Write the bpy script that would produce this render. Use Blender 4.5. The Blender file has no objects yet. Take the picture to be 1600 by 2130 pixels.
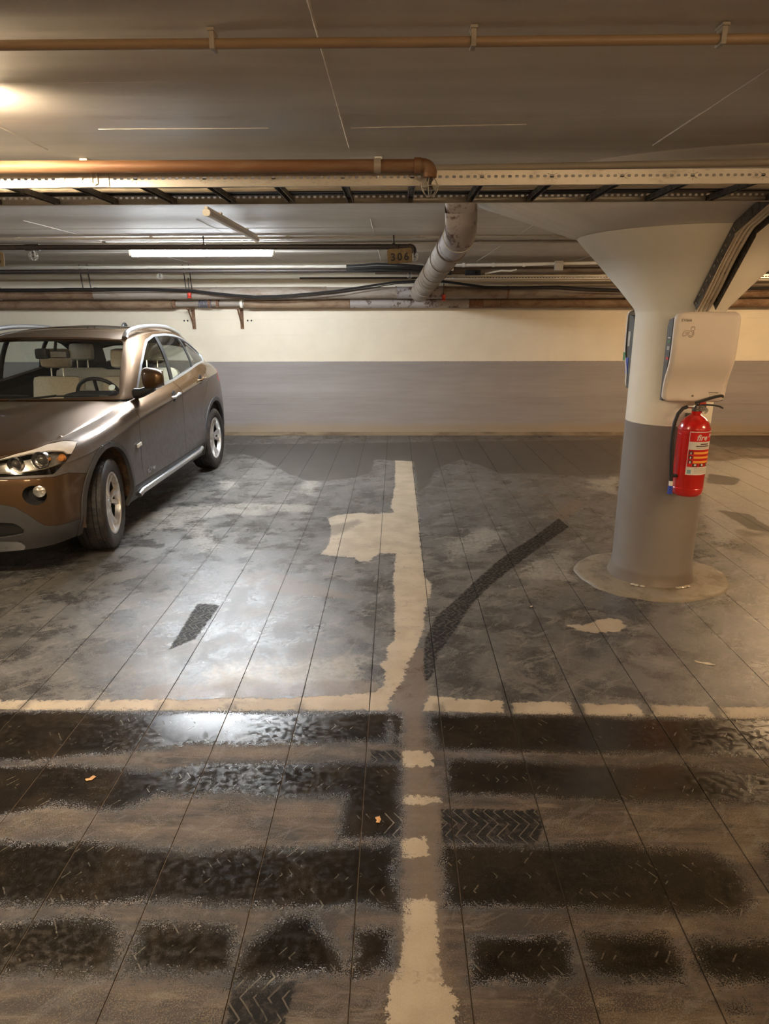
import bpy, bmesh, math, random
import numpy as np
from mathutils import Vector, Matrix
random.seed(7)
rng = np.random.default_rng(5)
S = bpy.context.scene
COL = S.collection
PI = math.pi
R = math.radians

# ------------------------------------------------------------------ camera
CAM_P, CAM_Y, CAM_R, CAM_F, CAM_H = R(16.25), R(.98), R(-.176), 1408.0, 1.62
_f = np.array([-math.sin(CAM_Y)*math.cos(CAM_P), math.cos(CAM_Y)*math.cos(CAM_P), -math.sin(CAM_P)])
_r0 = np.array([math.cos(CAM_Y), math.sin(CAM_Y), 0.0]); _u0 = np.cross(_r0, _f)
_rt = math.cos(CAM_R)*_r0 + math.sin(CAM_R)*_u0
_up = -math.sin(CAM_R)*_r0 + math.cos(CAM_R)*_u0
CAMC = np.array([0, 0, CAM_H])
cd = bpy.data.cameras.new('camera'); cam = bpy.data.objects.new('camera', cd); COL.objects.link(cam)
cd.sensor_fit = 'HORIZONTAL'; cd.sensor_width = 36.0; cd.lens = 36.0*CAM_F/1600.0
cd.clip_start = .05; cd.clip_end = 60
cam.matrix_world = Matrix(((_rt[0], _up[0], -_f[0], 0), (_rt[1], _up[1], -_f[1], 0), (_rt[2], _up[2], -_f[2], CAM_H), (0, 0, 0, 1)))
S.camera = cam

def at(px, py, z=None, y=None, x=None):
    """a pixel of the photograph -> the point of the place on a given plane"""
    d = (px-800)*_rt - (py-1065)*_up + CAM_F*_f
    if z is not None: t = (z-CAM_H)/d[2]
    elif y is not None: t = y/d[1]
    else: t = x/d[0]
    return CAMC + t*d

def floor_xy(pts):
    return [tuple(at(px, py, z=0)[:2]) for px, py in pts]

# ------------------------------------------------------------------ world, exposure
W = bpy.data.worlds.new('world'); S.world = W; W.use_nodes = True
W.node_tree.nodes['Background'].inputs[0].default_value = (.9, .75, .55, 1)
W.node_tree.nodes['Background'].inputs[1].default_value = .02
S.view_settings.view_transform = 'Standard'; S.view_settings.look = 'None'
S.view_settings.gamma = 1; S.view_settings.use_curve_mapping = False
S.view_settings.exposure = 2.3
COOL = (.86, .93, 1.0); WARM = (1.0, .68, .38)
LAMPS = [  # x, y, colour, strength, visible name label
    (-1.80, 6.68, COOL, 62.0, 'lit white tube light hanging over the space beside the car'),
    (-1.86, 2.14, (1.0, .80, .56), 34.0, 'lit ceiling tube light in the driving lane just left of the view'),
    (4.60, 6.68, WARM, 36.0, 'lit ceiling tube light beyond the pillar on the right'),
    (4.00, 1.95, WARM, 32.0, 'lit ceiling tube light in the driving lane right of the view'),
    (-6.50, 4.20, COOL, 26.0, 'added unseen ceiling tube light far left of the parked car'),  # out of view, added only to brighten the garage
    (1.60, -2.60, WARM, 28.0, 'lit ceiling tube light behind the viewpoint, on the pillar side'),
    (-3.20, -2.60, WARM, 12.0, 'lit ceiling tube light behind the viewpoint, on the car side'),
    (5.20, -2.60, WARM, 16.0, 'lit ceiling tube light far behind the viewpoint to the right'),
]

# ------------------------------------------------------------------ node helpers
class N:
    def __init__(s, name):
        s.m = bpy.data.materials.new(name); s.m.use_nodes = True
        s.t = s.m.node_tree; s.n = s.t.nodes; s.l = s.t.links
        s.b = s.n['Principled BSDF']; s.out = s.n['Material Output']
    def new(s, kind, **kw):
        n = s.n.new(kind)
        for k, v in kw.items(): setattr(n, k, v)
        return n
    def put(s, sock, v):
        if hasattr(v, 'is_output') or isinstance(v, bpy.types.NodeSocket): s.l.new(v, sock)
        elif isinstance(v, (tuple, list)) and len(v) == 3 and sock.type == 'RGBA': sock.default_value = (*v, 1)
        else: sock.default_value = v
    def math(s, op, a, b=0.0, c=None, clamp=False):
        n = s.new('ShaderNodeMath', operation=op); n.use_clamp = clamp
        s.put(n.inputs[0], a); s.put(n.inputs[1], b)
        if c is not None: s.put(n.inputs[2], c)
        return n.outputs[0]
    def mix(s, f, a, b, mode='MIX'):
        n = s.new('ShaderNodeMix', data_type='RGBA', blend_type=mode)
        s.put(n.inputs[0], f); s.put(n.inputs[6], a); s.put(n.inputs[7], b)
        return n.outputs[2]
    def fmix(s, f, a, b):
        n = s.new('ShaderNodeMix', data_type='FLOAT')
        s.put(n.inputs[0], f); s.put(n.inputs[2], a); s.put(n.inputs[3], b)
        return n.outputs[0]
    def pos(s, obj=True, scale=(1, 1, 1)):
        c = s.new('ShaderNodeTexCoord'); m = s.new('ShaderNodeMapping')
        if obj: s.l.new(c.outputs['Object'], m.inputs[0])
        else:
            g = s.new('ShaderNodeNewGeometry'); s.l.new(g.outputs['Position'], m.inputs[0])
        m.inputs[3].default_value = scale
        return m.outputs[0]
    def noise(s, vec, scale, detail=4, rough=.55, dist=0.0):
        n = s.new('ShaderNodeTexNoise'); s.l.new(vec, n.inputs['Vector'])
        n.inputs['Scale'].default_value = scale; n.inputs['Detail'].default_value = detail
        n.inputs['Roughness'].default_value = rough; n.inputs['Distortion'].default_value = dist
        return n.outputs[0]
    def ramp(s, f, lo, hi, a=0.0, b=1.0, smooth=True):
        n = s.new('ShaderNodeMapRange'); n.interpolation_type = 'SMOOTHSTEP' if smooth else 'LINEAR'
        s.put(n.inputs[0], f); n.inputs[1].default_value = lo; n.inputs[2].default_value = hi
        n.inputs[3].default_value = a; n.inputs[4].default_value = b
        return n.outputs[0]
    def sep(s, v):
        n = s.new('ShaderNodeSeparateXYZ'); s.l.new(v, n.inputs[0]); return n.outputs
    def bump(s, h, strength=.3, dist=.01, prev=None):
        n = s.new('ShaderNodeBump'); s.put(n.inputs['Height'], h)
        n.inputs['Strength'].default_value = strength; n.inputs['Distance'].default_value = dist
        if prev is not None: s.l.new(prev, n.inputs['Normal'])
        s.l.new(n.outputs[0], s.b.inputs['Normal']); return n.outputs[0]
    def set(s, **kw):
        for k, v in kw.items():
            s.put(s.b.inputs[{'color': 'Base Color', 'rough': 'Roughness', 'metal': 'Metallic', 'spec': 'Specular IOR Level',
                              'coat': 'Coat Weight', 'coat_rough': 'Coat Roughness'}[k]], v)
        return s.m

def simple(name, col, rough=.5, metal=0.0, var=.12, scale=20, bump=0.0, spec=.5, coat=0.0, world=False):
    n = N(name); p = n.pos(not world)
    f = n.noise(p, scale, 5)
    c = n.mix(n.ramp(f, .3, .7), tuple(x*(1-var) for x in col), tuple(min(1, x*(1+var)) for x in col))
    n.set(color=c, rough=n.fmix(f, max(.02, rough-.06), min(1, rough+.06)), metal=metal, spec=spec, coat=coat)
    n.b.inputs['Coat Roughness'].default_value = .04
    if bump: n.bump(f, bump, .004)
    return n.m

def dirty(name, col, dirt, rough=.5, metal=0.0, lo=.45, hi=.65, scale=(1, 1, 1), ns=8, bump=.2, spec=.5):
    n = N(name); p = n.pos(True, scale)
    a = n.noise(p, ns, 8, .65, .4); b = n.noise(p, ns*6, 4)
    m = n.ramp(n.math('ADD', n.math('MULTIPLY', a, .8), n.math('MULTIPLY', b, .2)), lo, hi)
    n.set(color=n.mix(m, col, dirt), rough=n.fmix(m, rough, min(1, rough+.25)), metal=n.fmix(m, metal, metal*.4), spec=spec)
    n.bump(a, bump, .004)
    return n.m

M = {}
M['black'] = simple('black_plastic', (.012, .012, .012), .45)
M['rubber'] = simple('black_rubber', (.013, .013, .014), .6, bump=.1, scale=60)
M['void'] = simple('dark_void', (.006, .006, .006), .9)
M['chrome'] = simple('chrome', (.75, .75, .76), .12, 1.0, var=.03)
M['satin'] = simple('satin_aluminium', (.62, .64, .67), .3, .9, var=.05)
M['galv'] = dirty('galvanised_steel', (.55, .52, .46), (.30, .26, .2), .42, .55, ns=30, scale=(.4, 1, 1), lo=.5, hi=.75)
M['galv_dark'] = dirty('dark_galvanised_steel', (.13, .12, .11), (.06, .05, .04), .45, .5, ns=30)
M['white_paint'] = simple('white_paint', (.72, .68, .60), .5, var=.05)
M['cable_black'] = simple('black_cable', (.014, .013, .013), .42)
M['cable_white'] = simple('white_cable', (.66, .58, .46), .45, var=.06)
M['copper'] = dirty('rusty_copper_pipe', (.20, .09, .038), (.27, .175, .10), .5, .15, scale=(.15, 1, 1), ns=14, lo=.4, hi=.7)
M['tanpipe'] = dirty('tan_painted_pipe', (.36, .25, .15), (.28, .2, .13), .45, 0, scale=(.1, 1, 1), ns=10)
M['conduit'] = dirty('grey_painted_conduit', (.44, .40, .34), (.3, .26, .2), .5, 0, scale=(.1, 1, 1), ns=10)
M['tray_conduit'] = dirty('brown_grey_conduit', (.30, .26, .21), (.22, .18, .14), .5, 0, scale=(.1, 1, 1), ns=10)
M['blackpipe'] = dirty('dark_brown_pipe', (.030, .022, .018), (.055, .035, .025), .45, .2, ns=12)
M['insul'] = dirty('aged_pipe_insulation', (.27, .225, .185), (.15, .09, .05), .6, 0, scale=(.35, 1, 1), ns=7, lo=.42, hi=.72, bump=.35)
M['insul_brown'] = dirty('brown_pipe_insulation', (.22, .145, .085), (.12, .06, .03), .65, 0, scale=(.5, 1, 1), ns=9, lo=.4, hi=.7, bump=.4)
M['insul_grey'] = dirty('grey_stained_pipe_insulation', (.30, .26, .24), (.09, .05, .035), .5, 0, ns=7, lo=.52, hi=.62, bump=.25)
M['rust'] = dirty('rusty_bracket', (.15, .07, .035), (.28, .17, .10), .7, .2, ns=40)
M['redpaint'] = simple('red_enamel', (.55, .012, .008), .22, var=.08, spec=.6, coat=.4, scale=6)
M['red_valve'] = simple('red_valve_paint', (.5, .04, .02), .45)
M['label_white'] = simple('label_paper', (.72, .70, .64), .4, var=.03)
M['label_red'] = simple('label_red', (.62, .01, .01), .35, var=.03)
M['label_orange'] = simple('label_orange', (.9, .42, .06), .35, var=.04)
M['label_dark'] = simple('label_ink', (.05, .03, .03), .45, var=.03)
M['label_teal'] = simple('label_teal', (.25, .45, .5), .4, var=.03)
M['label_pale'] = simple('label_fine_print', (.45, .42, .38), .4, var=.03)
M['blue'] = simple('blue_plastic', (.03, .07, .45), .35)
M['green'] = simple('green_plastic', (.05, .2, .06), .4)
M['box_white'] = simple('warm_white_plastic', (.74, .66, .58), .38, var=.02, scale=4, spec=.5)
M['box_side'] = simple('dark_grey_plastic', (.085, .08, .075), .5)
M['beige'] = simple('beige_leather', (.50, .43, .32), .55, var=.08, bump=.1, scale=60)
M['trimdark'] = simple('charcoal_interior', (.03, .03, .032), .6)
M['sign'] = dirty('aged_brass_sign', (.22, .15, .06), (.11, .065, .03), .5, .2, ns=14, lo=.4, hi=.7)
M['sign_ink'] = simple('sign_ink', (.015, .005, .004), .5)
M['glassclear'] = None

def glass(name, tint, ior=1.5, rough=.02):
    n = N(name); n.n.remove(n.b); n.b = None
    t = n.new('ShaderNodeBsdfTransparent'); t.inputs[0].default_value = (*tint, 1)
    g = n.new('ShaderNodeBsdfGlossy'); g.inputs['Roughness'].default_value = rough; g.inputs[0].default_value = (.95, .97, 1, 1)
    f = n.new('ShaderNodeFresnel'); g_ = n.new('ShaderNodeNewGeometry'); n.l.new(n.fmix(g_.outputs['Backfacing'], ior, 1/ior), f.inputs[0])
    x = n.new('ShaderNodeMixShader'); n.l.new(f.outputs[0], x.inputs[0]); n.l.new(t.outputs[0], x.inputs[1]); n.l.new(g.outputs[0], x.inputs[2])
    n.l.new(x.outputs[0], n.out.inputs[0]); return n.m
M['glass'] = glass('windscreen_glass', (.90, .94, .93))
M['glass_side'] = glass('side_glass', (.82, .87, .85))
M['glass_dark'] = glass('privacy_glass', (.55, .57, .56), 1.5)
M['lens'] = glass('headlight_lens', (.85, .85, .83), 1.5, .05)

def emit(name, col, st):
    n = N(name); n.set(color=(.8, .8, .8)); n.b.inputs['Emission Color'].default_value = (*col, 1)
    n.b.inputs['Emission Strength'].default_value = st; return n.m

# car paint: brown metallic with road film low down, its grey tinted by painted-in bluish lamp light
def car_paint(name, dust):
    n = N(name); p = n.pos(); z = n.sep(p)[2]
    fl = n.new('ShaderNodeTexVoronoi'); n.l.new(p, fl.inputs['Vector']); fl.inputs['Scale'].default_value = 900
    base = n.mix(n.ramp(fl.outputs['Distance'], .1, .6), (.130, .070, .025), (.085, .044, .015))
    a = n.noise(p, 3.0, 5, .6); b = n.noise(p, 22, 5, .6)
    zz = n.math('ADD', z, n.math('MULTIPLY', a, .22))
    low = n.ramp(zz, .72, 1.06, 1.0, 0.0)
    m = n.math('MULTIPLY', low, n.ramp(b, .25, .75, .62, 1.0))
    m = n.math('MULTIPLY', m, dust)
    col = n.mix(m, base, (.115, .118, .128))
    n.set(color=col, metal=n.fmix(m, .75, 0.0), rough=n.fmix(m, .42, .62), coat=n.fmix(m, .9, .06), spec=.5)
    n.b.inputs['Coat Roughness'].default_value = .05
    return n.m
M['paint'] = car_paint('brown_metallic_paint', .92)
M['paint_front'] = car_paint('brown_metallic_paint_clean', .06)
def cladding():
    n = N('dark_cladding_plastic'); p = n.pos(); a = n.noise(p, 9, 6, .6)
    n.set(color=n.mix(a, (.032, .032, .033), (.072, .070, .070)), rough=.6); n.bump(n.noise(p, 300, 2), .1, .001); return n.m
M['clad'] = cladding()
def tyre_mat():
    n = N('dirty_tyre_rubber'); p = n.pos(); a = n.noise(p, 14, 6, .6)
    n.set(color=n.mix(n.ramp(a, .4, .75), (.018, .018, .020), (.060, .045, .033)), rough=.62); n.bump(n.noise(p, 120, 3), .2, .002); return n.m
M['tyre'] = tyre_mat()
M['alloy'] = dirty('silver_alloy', (.66, .65, .64), (.30, .26, .22), .32, .75, ns=12, lo=.5, hi=.8, bump=.05)
M['liner'] = dirty('muddy_wheel_arch_liner', (.045, .028, .018), (.16, .09, .05), .85, 0, ns=8, lo=.45, hi=.7)
M['orange'] = simple('amber_plastic', (.62, .24, .06), .25, .3)
M['tail_red'] = simple('tail_lamp_red', (.55, .03, .02), .25)
M['reflector'] = simple('reflector_silver', (.7, .68, .64), .18, .85, var=.1, scale=40)
M['eyelid'] = simple('pale_headlight_trim', (.58, .54, .49), .3, .1, var=.05)

# ------------------------------------------------------------------ mesh helpers
def tag(o, label=None, cat=None, group=None, kind=None):
    if label: o['label'] = label
    if cat: o['category'] = cat
    if group: o['group'] = group
    if kind: o['kind'] = kind
    return o
def empty(name, loc=(0, 0, 0), rz=0.0, label=None, cat=None, group=None):
    o = bpy.data.objects.new(name, None); COL.objects.link(o); o.location = loc; o.rotation_euler = (0, 0, rz)
    o.empty_display_size = .1
    return tag(o, label, cat, group)
class MB:
    def __init__(s): s.bm = bmesh.new(); s.mats = []
    def mi(s, m):
        if m is None: return 0
        if m not in s.mats: s.mats.append(m)
        return s.mats.index(m)
    def face(s, vs, m=None):
        try: f = s.bm.faces.new(vs)
        except ValueError: return None
        f.material_index = s.mi(m); f.smooth = True; return f
    def box(s, c, d, m=None, rot=None, bev=0.0):
        r = bmesh.ops.create_cube(s.bm, size=1)
        vs = r['verts']
        mt = Matrix.Translation(c) @ (rot if rot is not None else Matrix()) @ Matrix.Diagonal((*d, 1))
        bmesh.ops.transform(s.bm, matrix=mt, verts=vs)
        fs = list({f for v in vs for f in v.link_faces})
        for f in fs: f.material_index = s.mi(m)
        if bev:
            es = list({e for v in vs for e in v.link_edges})
            rr = bmesh.ops.bevel(s.bm, geom=es, offset=bev, segments=2, affect='EDGES', profile=.6)
            for f in rr['faces']: f.material_index = s.mi(m); f.smooth = True
        return vs
    def grid(s, P, m=None, close_u=False, close_v=False, flip=False):
        """P: array nu x nv x 3"""
        P = np.asarray(P); nu, nv = P.shape[:2]
        V = [[s.bm.verts.new(P[i, j]) for j in range(nv)] for i in range(nu)]
        for i in range(nu if close_u else nu-1):
            for j in range(nv if close_v else nv-1):
                q = [V[i][j], V[(i+1) % nu][j], V[(i+1) % nu][(j+1) % nv], V[i][(j+1) % nv]]
                if flip: q.reverse()
                s.face(q, m)
        return V
    def tube(s, pts, r, m=None, n=14, caps=True, radii=None):
        pts = [Vector(p) for p in pts]
        P = []; up = None
        for i, p in enumerate(pts):
            if i == 0: d = pts[1]-pts[0]
            elif i == len(pts)-1: d = pts[-1]-pts[-2]
            else: d = (pts[i+1]-p).normalized()+(p-pts[i-1]).normalized()
            d.normalize()
            if up is None:
                up = Vector((0, 0, 1)) if abs(d.z) < .9 else Vector((1, 0, 0))
            a = d.cross(up).normalized(); b = a.cross(d).normalized(); up = b
            rr = radii[i] if radii else r
            P.append([p+rr*(math.cos(2*PI*k/n)*a+math.sin(2*PI*k/n)*b) for k in range(n)])
        V = s.grid(np.array([[tuple(q) for q in row] for row in P]), m, close_v=True)
        if caps:
            s.face(list(reversed(V[0])), m); s.face(V[-1], m)
        return V
    def lathe(s, prof, m=None, n=32, mat=None, a0=0, a1=2*PI):
        full = abs(a1-a0-2*PI) < 1e-6
        ang = np.linspace(a0, a1, n, endpoint=not full)
        P = np.array([[(r*math.cos(a), r*math.sin(a), z) for a in ang] for r, z in prof])
        if mat is not None:
            P = np.array([[tuple(mat @ Vector(q)) for q in row] for row in P])
        return s.grid(P, m, close_v=full)
    def prism(s, poly, h0, h1, m=None, mat=None, smooth=False):
        """poly: 2-D outline in the local XY plane, extruded along local Z"""
        mat = mat or Matrix()
        a = [s.bm.verts.new(mat @ Vector((x, y, h0))) for x, y in poly]
        b = [s.bm.verts.new(mat @ Vector((x, y, h1))) for x, y in poly]
        n = len(poly)
        fs = [s.face(list(reversed(a)), m), s.face(b, m)]
        for f in fs:
            if f: f.smooth = False
        for i in range(n):
            f = s.face([a[i], a[(i+1) % n], b[(i+1) % n], b[i]], m)
            if f: f.smooth = smooth
    def build(s, name, mat=None, parent=None, sharp=R(38), solid=0.0, recalc=True):
        if recalc: bmesh.ops.recalc_face_normals(s.bm, faces=s.bm.faces)
        me = bpy.data.meshes.new(name); s.bm.to_mesh(me); s.bm.free()
        if s.mats:
            for m in s.mats: me.materials.append(m if m else mat)
        else: me.materials.append(mat)
        if sharp is not None and len(me.polygons):
            me.set_sharp_from_angle(angle=sharp)
        o = bpy.data.objects.new(name, me); COL.objects.link(o)
        if parent: o.parent = parent
        return o
def arc(p0, p1, p2, r, n=6):
    """round the corner p1 between p0 and p2"""
    a = (Vector(p0)-Vector(p1)).normalized(); b = (Vector(p2)-Vector(p1)).normalized()
    ang = a.angle(b); t = r/math.tan(ang/2)
    s_, e_ = Vector(p1)+a*t, Vector(p1)+b*t
    c = Vector(p1)+(a+b).normalized()*(r/math.sin(ang/2))
    out = []
    va, vb = s_-c, e_-c; om = va.angle(vb)
    for i in range(n+1):
        k = i/n; out.append(tuple(c+(math.sin((1-k)*om)*va+math.sin(k*om)*vb)/math.sin(om)))
    return out
def rrect(w, h, r, n=5, cx=0, cy=0):
    out = []
    for sx, sy, a0 in ((1, 1, 0), (-1, 1, 90), (-1, -1, 180), (1, -1, 270)):
        for i in range(n+1):
            a = R(a0+90*i/n); out.append((cx+sx*(w/2-r)+r*math.cos(a), cy+sy*(h/2-r)+r*math.sin(a)))
    return out
def text_mesh(name, s, size, mat, parent, place, extrude=.0006, shear=0.0, bold=0.0, fn=None):
    c = bpy.data.curves.new(name, 'FONT'); c.body = s; c.size = size; c.align_x = 'CENTER'; c.align_y = 'CENTER'
    c.extrude = extrude; c.shear = shear; c.offset = bold; c.resolution_u = 3
    o = bpy.data.objects.new(name, c); COL.objects.link(o)
    me = bpy.data.meshes.new_from_object(o.evaluated_get(bpy.context.evaluated_depsgraph_get()))
    bpy.data.objects.remove(o); bpy.data.curves.remove(c)
    for v in me.vertices:
        v.co = fn(v.co) if fn else place @ v.co
    me.materials.clear(); me.materials.append(mat)
    o = bpy.data.objects.new(name, me); COL.objects.link(o); o.parent = parent
    return o

# ================================================================== ROOM
CEIL = 2.25; WALL = 9.41; XL, XR, YB = -8.4, 8.4, -5.0

# ---- floor material
def floor_material():
    n = N('worn_wet_concrete')
    p = n.pos(False); X, Y, Z = n.sep(p)
    fa = n.new('ShaderNodeAttribute', attribute_name='fa'); fb = n.new('ShaderNodeAttribute', attribute_name='fb')
    ca = n.new('ShaderNodeSeparateColor'); n.l.new(fa.outputs['Color'], ca.inputs[0])
    cb = n.new('ShaderNodeSeparateColor'); n.l.new(fb.outputs['Color'], cb.inputs[0])
    wet0, paint0, pale0, tan0 = ca.outputs[0], ca.outputs[1], ca.outputs[2], fa.outputs['Alpha']
    track0, bay0, pool0, smud0 = cb.outputs[0], cb.outputs[1], cb.outputs[2], fb.outputs['Alpha']
    st = n.pos(False, (.35, 1.3, 1))           # stretched along the lane
    n1 = n.noise(p, 5, 6, .6); n2 = n.noise(p, 40, 6, .65); n3 = n.noise(p, 260, 3, .6); ns = n.noise(st, 9, 7, .62, .6)
    n4 = n.noise(p, 1.4, 4, .6)
    def edge(f, amp, lo=.42, hi=.58):
        w = n.math('ADD', n.math('MULTIPLY', n.math('SUBTRACT', n2, .5), amp), n.math('MULTIPLY', n.math('SUBTRACT', n1, .5), amp*.8))
        return n.ramp(n.math('ADD', f, w), lo, hi)
    nf = n.noise(p, 520, 2, .6); nst = n.noise(n.pos(False, (.12, 1.0, 1)), 26, 5, .7, .4)
    def C(v, k): return n.math('MULTIPLY', n.math('SUBTRACT', v, .5), k)
    def A(*v):
        o_ = v[0]
        for q in v[1:]: o_ = n.math('ADD', o_, q)
        return o_
    wet = n.ramp(A(wet0, .05, C(n1, .5), C(ns, .5), C(n2, .75), C(n3, 1.3)), .36, .70)
    paint = n.ramp(A(paint0, C(n1, 1.0), C(n2, 1.5), C(n3, .6)), .42, .58)
    pale = n.ramp(A(pale0, C(n1, .9), C(ns, .8), C(n2, .7)), .35, .85)
    tan = n.ramp(A(tan0, C(n1, .7), C(n2, .8), C(n3, .5)), .38, .68)
    track = n.math('MULTIPLY', n.ramp(A(track0, C(n2, 1.1), C(n3, .8)), .40, .66), n.ramp(n2, .40, .52, .72, 1.0))
    pool = n.ramp(A(pool0, C(n1, .7), C(n2, .2)), .44, .56); smud = n.ramp(A(smud0, C(n2, .9), C(n3, .7)), .35, .8)
    nb = n.noise(p, 3.2, 8, .68, .9)
    # bare concrete: brown in the lane, grey in the bays
    dry = n.mix(n.ramp(A(ns, C(nst, .6)), .38, .64), (.030, .021, .0135), (.088, .062, .040))
    dry = n.mix(n.math('MULTIPLY', n.ramp(A(n3, C(n1, .6)), .50, .66), .55), dry, (.21, .155, .095))
    dry = n.mix(n.math('MULTIPLY', n.ramp(nst, .56, .66), .35), dry, (.20, .16, .115))
    bayc = n.mix(n.ramp(A(n1, C(n4, .8)), .38, .62), (.052, .050, .049), (.098, .094, .090))
    bayc = n.mix(n.math('MULTIPLY', n.ramp(A(nb, C(n2, .5)), .50, .62), .6), bayc, (.155, .142, .128))
    bayc = n.mix(n.math('MULTIPLY', n.ramp(n3, .56, .72), .30), bayc, (.26, .24, .21))
    bayw = n.mix(n.ramp(n1, .4, .6), (.10, .078, .055), (.20, .165, .12))
    bayc = n.mix(n.ramp(A(X, C(n1, .8)), 2.0, 2.9), bayc, bayw)
    col = n.mix(n.ramp(bay0, .2, .8), dry, bayc)
    # scratches and scuffs in the bays
    for ang, sc_, lo, amt, cc in ((.6, 9, .555, .42, (.25, .235, .21)), (-.5, 12, .575, .38, (.22, .205, .185)), (1.25, 7, .585, .35, (.24, .22, .20)), (.35, 14, .585, .40, (.030, .028, .027)), (-.75, 8, .59, .40, (.034, .031, .029))):
        rot = n.new('ShaderNodeMapping'); n.l.new(p, rot.inputs[0]); rot.vector_type = 'TEXTURE'; rot.inputs[1].default_value = (ang*3, sc_, 0); rot.inputs[2].default_value = (0, 0, ang); rot.inputs[3].default_value = (2.0, .55, 1)
        sc = n.noise(rot.outputs[0], sc_, 6, .72, 1.1)
        k_ = n.math('MULTIPLY', n.math('MULTIPLY', n.ramp(sc, lo, lo+.05), amt), n.fmix(bay0, .35, 1.0))
        col = n.mix(k_, col, cc)
    col = n.mix(n.math('MULTIPLY', pale, n.ramp(n2, .35, .58, .35, .85)), col, (.27, .255, .225))
    col = n.mix(n.math('MULTIPLY', tan, .75), col, (.135, .10, .07))
    pc = n.mix(n.ramp(A(n1, C(n3, .4)), .35, .65), (.335, .275, .195), (.42, .355, .265))
    wear = n.ramp(A(n2, C(ns, .8)), .58, .70)
    col = n.mix(n.math('MULTIPLY', paint, n.fmix(wear, .96, .62)), col, pc)
    col = n.mix(n.math('MULTIPLY', smud, .55), col, (.05, .042, .035))
    # tread prints: chevrons, broken up
    chev = n.math('PINGPONG', Y, .055)
    tr = n.math('ABSOLUTE', n.math('SUBTRACT', n.math('FRACT', n.math('DIVIDE', A(X, n.math('MULTIPLY', chev, .75), C(n1, .03)), .034)), .5))
    lines = n.ramp(tr, .40, .46)
    brk = n.noise(n.pos(False, (1, 1.8, 1)), 11, 3)
    col = n.mix(n.math('MULTIPLY', track, .94), col, (.007, .006, .0055))
    wc = n.mix(n.ramp(A(n1, C(n2, .5)), .38, .66), (.0042, .003, .0018), (.017, .0115, .0068))
    wc = n.mix(n.math('MULTIPLY', n.ramp(nf, .58, .72), .40), wc, (.085, .072, .052))
    col = n.mix(n.math('MULTIPLY', wet, .95), col, wc)
    inlane = n.math('MULTIPLY', lines, n.math('MAXIMUM', n.math('MULTIPLY', track, n.ramp(brk, .36, .48, 0, .8)), n.math('MULTIPLY', wet, n.ramp(brk, .56, .64, 0, .42))))
    col = n.mix(inlane, col, (.135, .115, .085))
    col = n.mix(n.math('MULTIPLY', pool, .80), col, (.036, .032, .027))
    # roughness
    rg = n.fmix(bay0, n.ramp(n2, .35, .65, .44, .62), n.ramp(A(n1, C(nb, .9), C(n3, .8)), .36, .64, .24, .42))
    rg = n.fmix(paint, rg, .50); rg = n.fmix(track, rg, .55); rg = n.fmix(pool, rg, .34)
    rg = n.fmix(wet, rg, n.ramp(n2, .38, .62, .07, .24))
    rg = n.fmix(inlane, rg, .5)
    n.set(color=col, rough=rg, spec=n.fmix(wet, n.fmix(track, n.fmix(n.ramp(bay0, .2, .8), .35, .62), .12), .6))
    h = A(n.math('MULTIPLY', n3, .9), n.math('MULTIPLY', nf, .5), n.math('MULTIPLY', n2, .8))
    h = n.math('MULTIPLY', h, n.fmix(wet, n.fmix(pool, n.fmix(bay0, .8, .42), .2), n.ramp(n4, .40, .60, .06, .15)))
    h = n.math('ADD', h, n.math('MULTIPLY', paint, .6))
    n.bump(h, .42, .0035)
    return n.m
M['floor'] = floor_material()
_n = N('groove_fill'); _p = _n.pos(False); _y = _n.sep(_p)[1]; _a = _n.noise(_p, 20, 4)
M['groove'] = _n.set(color=_n.mix(_n.ramp(_y, 2.4, 2.7), _n.mix(_a, (.10, .075, .05), (.20, .15, .10)), _n.mix(_a, (.012, .010, .009), (.05, .045, .04))), rough=.8)

# ---- marks on the floor, outlines on the floor plane (photograph pixels -> metres)
def poly_sd(P, poly):
    """signed distance (negative inside) of points P (n,2) to a closed outline"""
    poly = np.array(poly); a = poly; b = np.roll(poly, -1, 0)
    d = np.full(len(P), 1e9); ins = np.zeros(len(P), bool)
    for (ax, ay), (bx, by) in zip(a, b):
        ex, ey = bx-ax, by-ay; wx, wy = P[:, 0]-ax, P[:, 1]-ay
        t = np.clip((wx*ex+wy*ey)/(ex*ex+ey*ey+1e-12), 0, 1)
        d = np.minimum(d, (wx-ex*t)**2+(wy-ey*t)**2)
        c = ((ay > P[:, 1]) != (by > P[:, 1])) & (P[:, 0] < (bx-ax)*(P[:, 1]-ay)/((by-ay) if abs(by-ay) > 1e-12 else 1e-12)+ax)
        ins ^= c
    d = np.sqrt(d); d[ins] *= -1
    return d
PX = lambda *p: list(p)
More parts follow.
